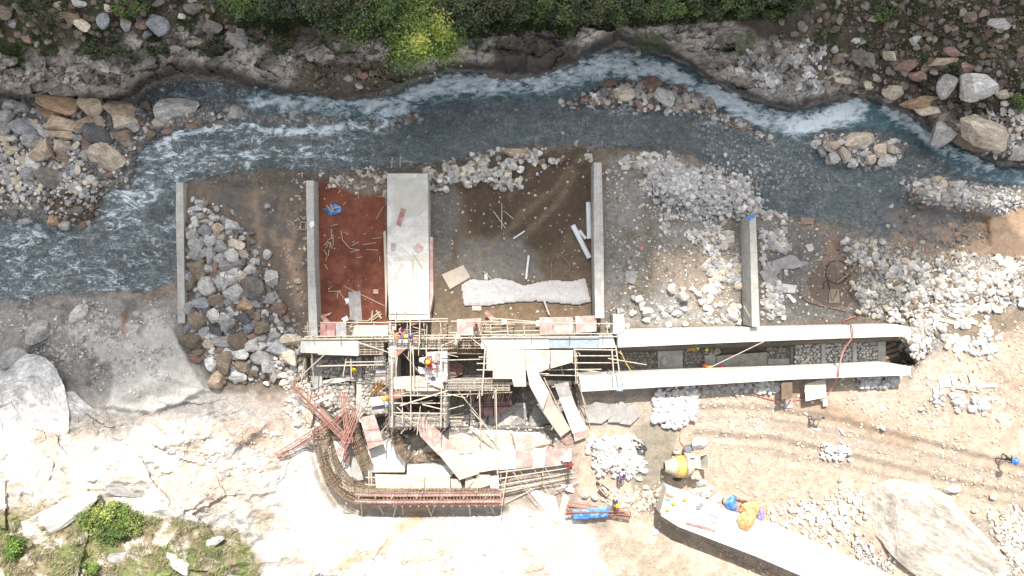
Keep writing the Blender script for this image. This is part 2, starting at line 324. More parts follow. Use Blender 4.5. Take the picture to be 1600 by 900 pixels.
# between the low wall and the second wall
zone([(285,270),(480,270),(480,530),(470,600),(285,600)], (.15,.118,.09), 8, .25, .2)
patch((.27,.19,.135), 40, 71, .1, .7, [(380,270),(480,270),(480,500),(380,500)]); patch((.10,.095,.09), 26, 72, .2, .7, [(290,270),(480,270),(480,380),(290,380)])
streak([(455,380),(462,440),(468,470)], (.33,.225,.155), 9, .9, 0, .6); streak([(400,320),(404,420),(410,460)], (.24,.18,.14), 6, .7); streak([(440,280),(425,330),(415,370)], (.08,.075,.07), 6, .6)
zone(RED, (.165,.050,.028), 5, .05, 0); patch((.11,.034,.02), 26, 73, .05, .75, RED); patch((.21,.075,.045), 16, 74, .18, .6, RED)
zone([(496,262),(604,258),(604,300),(545,302),(520,285)], (.22,.17,.14), 10, .7)
# behind the big pier: muddy brown bay
BAY = [(672,250),(925,235),(925,510),(672,510)]
zone(BAY, (.125,.092,.06), 8, .2, .1); zone([(725,262),(915,240),(920,330),(860,400),(760,380),(715,330)], (.072,.050,.031), 26, .2, .1); zone([(668,270),(700,275),(720,330),(700,420),(672,440)], (.15,.14,.125), 16, .5)
zone([(720,375),(820,370),(850,440),(720,440)], (.17,.155,.135), 20, .3)
for a in ([(905,250),(860,300),(790,360),(750,400)], [(895,275),(870,320),(820,370)], [(880,240),(830,270),(800,310)]): streak(a, (.20,.15,.10), 6, .5)
streak([(870,245),(815,290),(760,330)], (.06,.042,.028), 9, .6); zone([(760,480),(925,475),(925,505),(740,505)], (.165,.115,.07), 14, .3)
# grey gravel flat right of the second thin wall
FLAT = [(942,240),(1010,240),(1160,290),(1160,510),(942,510)]
zone(FLAT, (.215,.198,.175), 10, .35, 0); patch((.26,.25,.235), 30, 76, .05, .6, FLAT); patch((.15,.12,.085), 28, 77, .25, .6, FLAT)
streak([(1010,320),(1022,380),(1010,440)], (.15,.125,.08), 12, .6); zone([(1030,400),(1150,390),(1160,450),(1100,490),(1020,440)], (.30,.24,.18), 22, .3, 0, .8)
zone([(1185,300),(1330,350),(1340,500),(1188,508)], (.17,.16,.145), 12, .5, 0); streak([(1245,335),(1290,350)], (.30,.21,.12), 14, .7)
zone(PUD, (.20,.145,.105), 12, .03, .9); streak([(1300,375),(1285,420)], (.22,.13,.09), 10, .6, 0, .9)
zone([(1325,360),(1440,378),(1600,410),(1700,420),(1700,480),(1480,480),(1460,560),(1425,560),(1420,500),(1350,495),(1340,430)], (.27,.255,.235), 18, 1.0, 0); patch((.24,.165,.095), 26, 79, .02, .8, [(1370,370),(1600,400),(1600,440),(1400,440)])
# river bed, wet and cobbled
paint(sstep(-6, 8, sdf(WU, WV, RIVER)), (.14,.145,.14), 1.0, .6); patch((.24,.24,.225), 34, 80, .1, .7, RIVER); patch((.07,.072,.07), 22, 81, .25, .6, RIVER)
zone([(1380,320),(1500,322),(1545,345),(1540,388),(1470,402),(1400,378)], (.23,.165,.12), 16, .05, .95); zone([(1500,345),(1560,330),(1720,400),(1700,440),(1560,400),(1470,405)], (.17,.115,.075), 14, .05, .6)
zone([(1560,330),(1700,300),(1700,400),(1600,375)], (.30,.21,.135), 14, .15, 0)
zone(BARA, (.25,.24,.225), 12, 1.0, 0); zone([(60,305),(160,295),(170,350),(90,362)], (.13,.09,.06), 12, .9, .2); zone(BARB, (.085,.083,.08), 12, 1, .4); zone(BARC, (.13,.12,.11), 12, 1, .3)
zone(PILEC, (.22,.21,.20), 8, .9); zone(PILED, (.33,.31,.29), 8, .9)
# dark damp strip along the south river edge
streak([(340,285),(480,278),(600,266),(760,250),(900,235)], (.09,.075,.06), 9, .6, .9)
# north bank
dN = sdf(WU, WV, NORTH); _, ra, ea = facets(WU/46, WV/26, 31); _, rb, eb = facets(WU/17, WV/11, 33); _, rc, ec = facets(WU/7, WV/6, 35)
rk = (.275+.15*ra+.07*rb+.10*fbm(U/35, V/18, 4, 97))[..., None]*np.array((1.0,.90,.81)); rk = rk*(1-.35*sstep(.1, .4, fbm(U/30, V/20, 4, 82)))[..., None]
strat = .85+.3*vn((U*.3+V)/5, (U-V*.3)/60, 83); rk = rk*strat[..., None]
rk = rk*(1-.55*((ea < .05) | (eb < .04)))[..., None]
mN = sstep(-2, 4, dN); C = C*(1-mN[..., None])+rk*mN[..., None]; COB = COB*(1-mN)+.12*mN; WET *= (1-mN)
pk = np.exp(-((U-320)/110)**2)+np.exp(-((U-610)/50)**2)+np.exp(-((U-960)/60)**2)+.7*np.exp(-((U-1430)/60)**2); foot = mN*(1-sstep(5+7*pk, 17+15*pk, dN+9*fbm(U/40, V/40, 3, 84))); paint(foot*.9, (.035,.03,.026), .2, .3)        # overhang shade painted as a dark band along the cliff foot, wider in pockets
east = sstep(1240, 1340, U); hs = sstep(66, 98, dN+26*fbm(U/60, V/60, 4, 85)+45*east)
hs = np.maximum(hs, sstep(0, 30, sdf(WU, WV, [(1290,60),(1400,40),(1700,0),(1700,200),(1480,190),(1330,140)])))
soil = (.072+.03*fbm(U/20, V/20, 4, 86))[..., None]*np.array((1.0,.78,.56)); C = C*(1-hs[..., None])+soil*hs[..., None]; COB = COB*(1-hs)+.55*hs
NG = NORTH
for pl in ([(340,-60),(700,-60),(720,70),(620,80),(560,40),(470,30),(400,70),(350,50)], [(700,-60),(1270,-60),(1230,20),(1050,32),(900,35),(800,40),(720,50)]): zone(pl, (.045,.05,.022), 20, .2, 0, .9)
patch((.045,.07,.02), 30, 87, .22, .7, [(-80,-80),(1700,-80),(1700,140),(1300,90),(500,90),(200,120),(-80,120)])
zone([(765,60),(850,45),(905,70),(890,100),(840,112),(770,112)], (.045,.036,.03), 14, .1, .3, .85); zone([(470,95),(600,100),(630,130),(560,152),(450,145)], (.11,.082,.052), 14, .6, .3, .8)
zone([(1190,65),(1275,70),(1285,140),(1210,150),(1160,110)], (.33,.31,.29), 12, .9)
# south-west bedrock and dust
dS = sdf(WU, WV, SOUTHW); _, s1, t1 = facets(WU/120, WV/80, 47); _, s2, t2 = facets(WU/24, V/18, 43)
ws = (.37+.16*s1-.06*s2+.10*fbm(U/70, V/40, 4, 151))[..., None]*np.array((1.0,.95,.885)); mS = sstep(-20, 20, dS); ws = ws*(1-.10*sstep(.15, .5, fbm(U/50, V/22, 4, 96)))[..., None]
C = C*(1-mS[..., None])+ws*mS[..., None]; COB = COB*(1-mS)+.10*mS
zone([(420,740),(500,790),(560,815),(900,810),(960,900),(1000,980),(420,980)], (.56,.545,.52), 40, .08, 0, .8); zone([(440,640),(500,700),(505,760),(440,790),(380,720)], (.55,.535,.51), 26, .05, 0, .8); patch((.36,.28,.21), 34, 90, .14, .7, SOUTHW); patch((.33,.30,.27), 22, 150, .22, .7, [(-80,600),(500,600),(480,800),(-80,800)])
zone([(330,625),(450,640),(470,690),(400,700),(330,680)], (.27,.21,.165), 26, .3, 0, .8); zone([(240,730),(400,740),(440,790),(300,800),(230,770)], (.37,.31,.26), 26, .3, 0, .7); zone([(90,600),(160,610),(250,640),(180,690),(100,670)], (.25,.23,.21), 24, .5, 0, .8)
zone([(0,470),(270,462),(292,520),(330,612),(440,650),(300,660),(160,640),(0,590)], (.27,.255,.24), 24, .35); zone(SLOPE, (.42,.405,.375), 10, .06); patch((.17,.15,.13), 20, 91, .2, .7, [(0,460),(270,462),(200,560),(120,640),(0,600)], cob=.7)
streak([(190,495),(193,520)], (.22,.09,.05), 6, .7); streak([(215,465),(262,462)], (.14,.10,.07), 8, .7); zone([(-80,575),(80,580),(92,596),(60,650),(40,700),(-80,720)], (.52,.51,.50), 8, 0)
zone([(-80,800),(60,790),(150,780),(240,810),(370,830),(410,880),(400,980),(-80,980)], (.20,.165,.10), 26, .3); patch((.10,.14,.035), 24, 92, .05, .75, [(-80,800),(240,800),(400,850),(410,980),(-80,980)]); patch((.42,.38,.34), 18, 93, .28, .8, [(-80,790),(240,800),(400,850),(410,980),(-80,980)])
streak([(20,760),(45,750),(80,740)], (.22,.15,.11), 8, .8); streak([(650,805),(600,850),(540,880),(520,900)], (.35,.235,.15), 11, .8)
# working area, haul road
zone([(905,640),(1100,600),(1440,600),(1440,560),(1700,480),(1700,980),(1420,980),(1000,830),(900,800)], (.37,.29,.225), 20, .25); ROAD = [(1080,620),(1240,640),(1420,680),(1700,740),(1700,810),(1420,750),(1200,700),(1090,700)]
zone([(1080,618),(1230,650),(1230,690),(1095,700)], (.38,.32,.27), 14, .5); patch((.31,.235,.175), 34, 94, .18, .5, [(1200,600),(1700,560),(1700,980),(1300,900),(1150,760)]); patch((.42,.36,.30), 40, 95, .2, .6, [(1300,560),(1700,560),(1700,980),(1300,900)])
zone([(1200,630),(1420,680),(1700,745),(1700,815),(1420,757),(1200,712)], (.30,.245,.195), 12, .2)
for a in ([(1085,640),(1180,640),(1290,655),(1430,690),(1600,735),(1700,756)], [(1090,680),(1200,688),(1310,712),(1430,742),(1600,778),(1700,800)]): streak(a, (.27,.215,.165), 13, .85, .1)
streak([(1240,620),(1290,640),(1350,665),(1420,685)], (.21,.145,.095), 14, .7)
zone([(985,660),(1045,650),(1060,690),(1035,780),(1000,790),(985,740)], (.205,.18,.14), 16, .1); zone([(880,620),(1020,625),(1030,660),(900,670)], (.30,.26,.21), 12, .1)
zone([(1480,800),(1560,810),(1600,860),(1600,980),(1540,980)], (.27,.23,.19), 14, .5); zone(LOWCUT, (.38,.31,.24), 14, .2); patch((.25,.20,.15), 26, 98, .05, .6, LOWCUT)
streak([(1560,590),(1640,620)], (.2,.15,.11), 8, .6); streak([(1500,500),(1600,530)], (.25,.19,.14), 10, .5)
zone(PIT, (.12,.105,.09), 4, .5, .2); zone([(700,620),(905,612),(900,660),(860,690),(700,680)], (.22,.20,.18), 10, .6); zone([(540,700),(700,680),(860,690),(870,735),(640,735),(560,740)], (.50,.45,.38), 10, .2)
C = np.clip(C, .01, .72)
zk = np.minimum(Z, 12); K = (CH-zk)/CH/PX
X = (U-800)*K; Y = (450-V)*K
nu, nv = len(UA), len(VA); idx = np.arange(nu*nv).reshape(nv, nu)
F = np.stack([idx[1:, :-1].ravel(), idx[1:, 1:].ravel(), idx[:-1, 1:].ravel(), idx[:-1, :-1].ravel()], 1)
GM = ground_material()
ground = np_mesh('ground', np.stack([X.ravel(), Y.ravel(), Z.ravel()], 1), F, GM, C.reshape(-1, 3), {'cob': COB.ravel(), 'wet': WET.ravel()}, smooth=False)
tag(ground, kind='structure')
# ------------------------------------------------------------------ river surface
WL = -.55
wu = np.arange(-70, 1671, 2.2); wv = np.arange(56, 500, 2.2); A, B = np.meshgrid(wu, wv)
foam = .31+.22*fbm(A/30, B/22, 3, 101)+.24*(1-sstep(420, 760, A))
aw = A+7*fbm(A/22, B/22, 4, 102); bw = B+7*fbm(A/22, B/22, 4, 103)
def rapid(pts, wd, s):
    global foam
    foam = np.maximum(foam, .92*s*np.exp(-(pline(aw, bw, pts)/(wd*1.75))**2)*(.72+.5*vn(A/9+B/14, B/5, 107)))
for pts, wd, s in (([(395,160),(440,158),(500,158),(560,165),(608,160)], 10, .92), ([(600,188),(640,150),(700,132),(780,130),(860,125),(930,105),(975,100)], 15, .98), ([(615,170),(650,140),(720,122)], 8, 1.0), ([(940,95),(985,112)], 12, 1.1),
    ([(1000,104),(1045,114),(1075,130)], 11, 1.05), ([(1105,145),(1150,168),(1200,188),(1250,194),(1290,188),(1330,172)], 14, 1.1), ([(1125,145),(1175,180)], 12, 1.25), ([(1310,180),(1340,165)], 12, 1.2), ([(1385,170),(1420,192),(1450,215)], 8, 1.1), ([(1460,225),(1500,240),(1545,258)], 8, .85), ([(1560,265),(1660,275)], 12, .5),
    ([(262,220),(300,205),(350,200),(420,204),(500,205),(570,196)], 8, .95), ([(195,320),(215,280),(245,245),(300,235)], 22, .78), ([(300,240),(400,240),(450,245),(540,238)], 16, .72), ([(215,262),(240,300),(200,330)], 14, .8), ([(220,235),(240,225),(262,218)], 8, .8),
    ([(900,160),(960,172),(1010,180)], 8, .62), ([(905,210),(970,215)], 7, .55), ([(0,440),(60,400),(130,415),(200,400)], 24, .55), ([(20,365),(60,372)], 12, .7), ([(60,430),(130,420)], 8, .75), ([(1090,190),(1160,200),(1210,230)], 8, .6), ([(1120,230),(1180,260)], 12, .5), ([(240,150),(260,142)], 6, .6), ([(1420,240),(1480,262),(1600,280)], 20, .45)):
    rapid(pts, wd, s)
calm = sstep(0, 30, sdf(A, B, [(1240,290),(1420,320),(1560,330),(1560,400),(1240,380)])); foam = foam*(1-calm)
calm2 = sstep(0, 20, sdf(A, B, [(600,175),(900,165),(1100,200),(1180,290),(880,228),(600,262)])); foam = foam*(1-.2*calm2)
gz = zat(A.ravel(), B.ravel()).reshape(A.shape); dep = WL-gz
foam = np.where(gz > WL-.14, np.maximum(foam, .34*(foam > .4)), foam)
Zw = WL+foam*.14*(fbm(A/5, B/5, 3, 104))+.03*fbm(A/4, B/8, 3, 105)
Kw = (CH-Zw)/CH/PX; XY = np.stack([((A-800)*Kw).ravel(), ((450-B)*Kw).ravel(), Zw.ravel()], 1)
idx = np.arange(A.size).reshape(A.shape); F = np.stack([idx[1:, :-1].ravel(), idx[1:, 1:].ravel(), idx[:-1, 1:].ravel(), idx[:-1, :-1].ravel()], 1)
ok = (sdf(A, B, RIVER) > -14) & (dep > -.15); okf = ok.ravel()[F].any(1); F = F[okf]
used = np.unique(F); re = np.zeros(A.size, int); re[used] = np.arange(len(used))
river = np_mesh('river', XY[used], re[F], water_material(), None, {'foam': foam.ravel()[used], 'depth': sstep(.1, .9, dep).ravel()[used]}, smooth=True)
tag(river, kind='structure')
PA, PB = np.meshgrid(np.arange(1245, 1352, 2.), np.arange(362, 496, 2.)); pz = zat(PA.ravel(), PB.ravel()).reshape(PA.shape); pl0 = float(np.percentile(pz[sdf(PA, PB, PUD) > 4], 62))
kk = (CH-pl0)/CH/PX; idx = np.arange(PA.size).reshape(PA.shape); F = np.stack([idx[1:, :-1].ravel(), idx[1:, 1:].ravel(), idx[:-1, 1:].ravel(), idx[:-1, :-1].ravel()], 1); F = F[(sdf(PA+4*fbm(PA/9, PB/9, 2, 99), PB, PUD) > -2).ravel()[F].all(1)]
pm_ = bpy.data.materials.new('muddy_water'); pm_.use_nodes = True; pb_ = pm_.node_tree.nodes['Principled BSDF']; pb_.inputs['Base Color'].default_value = (.17,.13,.10,1); pb_.inputs['Roughness'].default_value = .08; pb_.inputs['Alpha'].default_value = .62
u_ = np.unique(F); re = np.zeros(PA.size, int); re[u_] = np.arange(len(u_)); V_ = np.stack([((PA-800)*kk).ravel(), ((450-PB)*kk).ravel(), np.full(PA.size, pl0)], 1)[u_]
tag(np_mesh('water', V_, re[F], pm_), kind='structure')
# ------------------------------------------------------------------ unseen cloud added out of frame, outline shaped to shade the river
CD = 620.0; CC = SDIR*CD
edge = [(-2600,740),(-300,730),(0,675),(120,665),(240,640),(330,612),(430,570),(500,530),(560,470),(630,425),(700,428),(760,430),(800,450),(850,465),(925,462),(985,462),(1040,415),(1100,398),(1150,425),(1200,485),(1290,508),(1380,490),(1450,440),(1500,390),(1560,325),(1640,262),(1800,225),(2600,200)]
poly = [(a, b) for a, b in edge]+[(4200,-1500),(3500,-3600),(800,-4200),(-2500,-3600),(-4200,-1500)]
ca = np.arange(-4300, 4301, 26.); cb = np.concatenate([np.arange(-4300, 0, 60.), np.arange(0, 760, 12.)]); CA, CB = np.meshgrid(ca, cb)
sd = sdf(CA+18*fbm(CA/60, CB/60, 3, 111), CB+18*fbm(CA/60, CB/60, 3, 112), poly)
ins = sd > 0; th = np.minimum(np.clip(sd, 0, 3000)/PX*.45, 34)*(1+.5*fbm(CA/200, CB/200, 4, 113))
Xc = (CA-800)/PX+CC.x; Yc = (450-CB)/PX+CC.y
V3 = np.concatenate([np.stack([Xc.ravel(), Yc.ravel(), (CC.z+th*.9).ravel()], 1), np.stack([Xc.ravel(), Yc.ravel(), (CC.z-th*.12).ravel()], 1)])
idx = np.arange(CA.size).reshape(CA.shape); F = np.stack([idx[1:, :-1].ravel(), idx[1:, 1:].ravel(), idx[:-1, 1:].ravel(), idx[:-1, :-1].ravel()], 1)
F = F[ins.ravel()[F].any(1)]; F = np.concatenate([F, F[:, ::-1]+CA.size])
cm_ = bpy.data.materials.new('shade_cloud_white'); cm_.use_nodes = True; cm_.node_tree.nodes['Principled BSDF'].inputs['Base Color'].default_value = (.9,.9,.9,1); cm_.node_tree.nodes['Principled BSDF'].inputs['Roughness'].default_value = 1
shade_cloud = np_mesh('shade_cloud', V3, F, cm_, smooth=True); tag(shade_cloud, kind='structure')
# ------------------------------------------------------------------ stones
def ico(sub):
    bm = bmesh.new(); bmesh.ops.create_icosphere(bm, subdivisions=sub, radius=1); v = np.array([q.co[:] for q in bm.verts]); f = np.array([[q.index for q in t.verts] for t in bm.faces]); bm.free(); return v, f
def rock_verts(base, rg, cuts=9, rough=.05):
    v = base.copy()
    for _ in range(cuts):
        n = rg.normal(size=3); n /= np.linalg.norm(n); d = rg.uniform(.45, .85)
        t = v@n-d; v = v-np.maximum(t, 0)[:, None]*n
    if rough:
        n = fbm(v[:, 0]*2.2+v[:, 2]*1.7+rg.uniform(0, 50), v[:, 1]*2.2-v[:, 2]*1.3, 3, 7); v = v*(1+rough*n)[:, None]
    v = v/np.abs(v).max(0)
    return v
ROCKM = M('stone', None, .9, .34, 1.6, bump=.03, objcol=True, col2=None)
ROCKV = M('loose_stone', None, .92, .22, 3.0, vcol=True)
i4, f4 = ico(4); i2, f2 = ico(2); i1, f1 = ico(1)
def stone_material():                       # veined, weathered stone: own tint, darker seams, pale bloom
    m = ROCKM; N, L = nodes(m); b = N['Principled BSDF']; co = N.new('ShaderNodeTexCoord').outputs['Object']
    oi = N.new('ShaderNodeObjectInfo'); ad = N.new('ShaderNodeVectorMath'); ad.operation = 'ADD'; L.new(co, ad.inputs[0]); L.new(oi.outputs['Random'], ad.inputs[1])
    mp = N.new('ShaderNodeMapping'); mp.inputs['Scale'].default_value = (1.2, 3.5, 2); L.new(ad.outputs[0], mp.inputs[0])
    n1 = noise_node(N, L, mp.outputs[0], 1.5, 6, .7, 1.4); n2 = noise_node(N, L, ad.outputs[0], 5, 4, .7)
    src = b.inputs['Base Color'].links[0].from_socket
    f = mth(N, L, 'MULTIPLY', rng(N, L, n1.outputs[0], .35, .62, .55, 1.2), rng(N, L, n2.outputs[0], .3, .7, .8, 1.2))
    L.new(mul(N, L, src, f), b.inputs['Base Color'])
stone_material()
BIG = []
rg = np.random.default_rng(3)
for i in range(22):
    me = bpy.data.meshes.new('boulder'); me.from_pydata(rock_verts(i4, rg, int(rg.integers(9, 16)), .06).tolist(), [], f4.tolist()); me.materials.append(ROCKM); BIG.append(me)
PAL = {'w': (.52,.505,.48), 'g': (.34,.33,.315), 'b': (.25,.26,.275), 'k': (.11,.108,.11), 't': (.43,.335,.245), 'o': (.36,.245,.155), 'n': (.20,.155,.115), 'c': (.50,.43,.34), 'd': (.17,.155,.14), 'p': (.26,.17,.14)}
CN = {'w': 'white', 'g': 'grey', 'b': 'blue-grey', 'k': 'near-black', 't': 'tan', 'o': 'orange-brown', 'n': 'brown', 'c': 'cream', 'd': 'dark grey', 'p': 'reddish'}
ROCKS = []                                  # (px, py, width, height, turn, colour, own label or None, where, group)
def rk_(px, py, w_, h_, a=0, c='g', lab=None, where='', group='loose boulders', lift=None): ROCKS.append([px, py, w_, h_, a, c, lab, where, group, lift])
def many(where, group, txt):
    for ln in txt.strip().split(';'):
        q = ln.split()
        if not q: continue
        rk_(float(q[0]), float(q[1]), float(q[2]), float(q[3]), float(q[4]), q[5], None, where, group, float(q[6]) if len(q) > 6 else None)
many('in the left bank heap', 'boulders heaped on the left river bank', '''94 160 56 32 -12 o; 141 165 34 32 20 t; 184 170 44 27 -8 t; 190 188 44 30 -12 c; 92 194 50 26 -4 t; 82 178 40 20 -5 o; 132 192 32 22 15 t; 95 212 42 14 -3 t; 155 208 46 32 -15 k; 191 215 34 28 0 n; 97 228 26 20 -10 c; 68 237 36 38 -40 t; 169 248 48 36 -30 c; 100 246 26 20 -10 n;
34 200 46 32 -35 b; 50 217 30 26 -20 g; 58 200 36 14 -50 w; 14 163 28 20 -15 w; 32 166 24 16 -10 g; 42 165 14 30 30 b; 8 180 24 20 -15 w; 6 198 20 26 0 g; 4 213 20 16 0 c; 50 256 24 18 -25 w; 78 276 38 30 -25 d; 42 272 28 24 20 g; 120 219 18 14 40 b; 133 243 16 16 0 g; 124 204 18 10 -10 g; 155 192 16 20 10 c; 62 172 10 22 0 g; 135 222 26 20 -50 p; 150 256 20 14 0 d; 108 270 14 18 20 b; 120 270 14 14 20 g; 132 275 16 12 0 b; 141 282 14 16 30 w; 96 275 14 18 0 b; 110 262 20 12 -10 b; 160 274 20 12 15 d; 208 198 18 16 0 g; 205 226 20 14 40 g; 216 186 14 10 0 d; 36 250 18 12 -30 c; 20 235 18 12 30 c; 44 288 16 12 0 g; 26 282 16 12 -30 c; 15 262 16 12 0 g; 68 288 18 12 30 c; 164 226 16 12 30 w; 172 272 16 10 10 p; 6 246 14 12 0 g; 18 296 16 12 0 d; 28 305 16 10 0 b; 10 308 14 12 0 k; 95 300 40 9 5 k''')
rk_(278, 172, 60, 36, 12, 'w', 'large white angular boulder lying alone in the river by the left cliff'); rk_(228, 163, 22, 20, 0, 'n', 'brown stone in the dark pool under the left cliff'); rk_(366, 177, 22, 26, 0, 'g', 'grey stone between two foaming channels, right of the white river boulder')
rk_(248, 190, 20, 16, 0, 'c', 'small cream stone tucked against the white river boulder')
many('on the river cobble bars', 'stones on the cobble bars of the river', '''430 178 16 10 0 n; 458 178 22 18 20 g; 436 189 14 12 0 d; 480 172 12 9 0 p; 310 190 14 10 0 n; 328 196 12 9 0 d; 300 196 16 10 10 p; 345 192 14 8 0 n; 260 205 16 10 20 p; 232 208 18 12 0 n; 70 340 26 16 -30 d; 100 352 22 14 0 g; 40 345 20 12 0 g; 120 330 24 12 10 d; 20 330 18 14 0 d; 60 355 16 12 0 b; 84 345 18 16 -30 o; 130 352 16 12 0 p''')
many('in the riprap heap', 'riprap boulders beside the low concrete wall', '''312 317 12 10 0 w; 306 326 20 12 25 w; 312 339 14 12 0 g; 306 348 12 14 0 w; 321 347 18 9 -5 c; 337 358 20 16 40 t; 320 361 20 18 0 b; 331 376 26 18 5 w; 346 371 12 10 0 c; 300 367 18 18 -20 g; 308 381 20 22 -30 g; 314 395 18 14 0 g; 306 397 22 20 0 g; 328 399 18 28 0 g; 366 383 30 20 -5 c; 346 387 20 22 40 g; 345 402 20 20 30 g; 363 402 24 24 20 w; 381 396 15 15 0 c; 308 421 30 34 0 n; 322 420 16 18 0 w; 336 421 14 28 -15 p; 355 415 20 18 0 g; 366 424 28 14 20 w; 388 423 20 18 -20 w; 323 444 26 34 15 w; 344 440 18 24 0 w; 360 437 20 20 0 w; 374 432 20 14 10 c; 300 445 20 16 -10 n; 366 457 30 24 -20 g; 394 450 32 34 30 d;
315 472 22 18 0 b; 338 470 24 20 0 n; 296 482 18 24 0 g; 356 472 18 14 0 b; 380 478 30 18 5 o; 359 483 14 8 10 c; 310 498 28 30 0 n; 334 495 18 24 25 w; 351 496 20 18 30 g; 381 498 22 22 20 k; 356 507 22 26 20 g; 296 512 18 20 0 b; 322 522 12 22 10 g; 337 516 28 16 -10 k; 388 514 22 18 30 b; 400 472 14 16 0 g; 421 468 26 22 20 g; 412 490 14 14 0 w; 434 482 24 20 0 p; 411 512 26 24 -30 n; 300 530 32 26 -20 n; 326 536 20 16 0 c; 348 532 26 18 0 g; 371 534 26 28 30 n; 393 540 22 20 30 w; 308 550 26 16 0 n; 354 548 26 12 -20 w; 351 566 26 34 -10 n; 331 566 18 28 10 w; 376 556 26 18 10 w; 407 556 28 24 30 g; 432 545 28 28 35 b; 412 540 16 14 0 w; 430 526 24 18 -10 g; 455 532 32 20 0 c; 451 556 32 26 -10 c; 475 542 22 28 -10 w; 381 571 26 20 -20 n; 396 583 18 14 30 n; 368 586 32 20 -15 w; 417 574 22 22 40 g; 428 585 14 24 10 g; 338 593 26 26 0 t; 444 597 18 10 20 c; 442 585 12 10 0 w; 303 560 22 14 -10 p; 341 548 14 10 0 p; 320 486 20 16 0 k; 346 486 16 10 0 k; 340 526 18 10 0 w; 395 525 16 12 0 p; 402 495 12 16 0 n; 365 520 14 18 0 k; 385 440 16 14 0 g''')
rk_(363, 352, 27, 20, -20, 'w', 'white oval boulder on the mud just right of the riprap heap'); rk_(419, 397, 15, 16, 0, 'w', 'rounded white boulder on the wet mud between the two left walls'); rk_(426, 435, 18, 26, 10, 'w', 'tall white boulder on the mud left of the second wall'); rk_(363, 331, 8, 10, 0, 'g', 'small grey stone on the mud near the top of the riprap heap'); rk_(417, 323, 9, 9, 20, 'w', 'small white stone on the dark gravel between the two left walls'); rk_(466, 438, 12, 10, 0, 'c', 'cream stone against the left side of the second wall')
many('in the white heap on the islet', 'pale boulders heaped on the river islet', '''1343 222 44 30 12 c; 1276 224 18 16 30 w; 1290 206 40 12 -5 k; 1316 222 14 10 0 w; 1302 226 20 12 -30 t; 1284 236 18 18 0 g; 1302 244 14 22 20 w; 1320 240 14 24 20 c; 1292 230 12 12 0 g; 1294 252 20 10 -25 c; 1332 255 16 14 0 w; 1376 235 20 20 0 c; 1362 248 16 18 0 c; 1385 252 24 20 20 w; 1395 232 18 18 25 c; 1352 260 9 16 -10 b; 1370 262 14 10 0 g; 1353 240 18 8 0 w; 1395 222 14 10 30 w; 1310 252 12 10 0 d; 1404 246 9 9 0 w; 1376 224 12 8 0 n''')
many('in the right bank heap', 'pale boulders heaped on the right river bank', '''1434 290 15 13 0 w; 1447 288 14 20 10 g; 1444 300 26 9 10 g; 1466 281 22 14 30 c; 1472 290 14 16 0 c; 1466 307 14 14 0 w; 1476 306 12 18 0 g; 1484 307 16 10 0 t; 1498 290 22 16 0 w; 1450 317 9 9 0 w; 1462 318 12 6 0 w; 1430 303 8 8 0 n; 1442 322 20 12 0 n; 1478 318 12 8 0 w; 1492 300 16 14 0 g; 1430 284 8 6 0 c; 1570 310 12 9 0 w; 1557 316 12 8 0 w; 1509 306 14 10 0 w; 1530 315 18 12 0 g; 1545 300 16 10 0 g; 1456 274 8 8 0 g''')
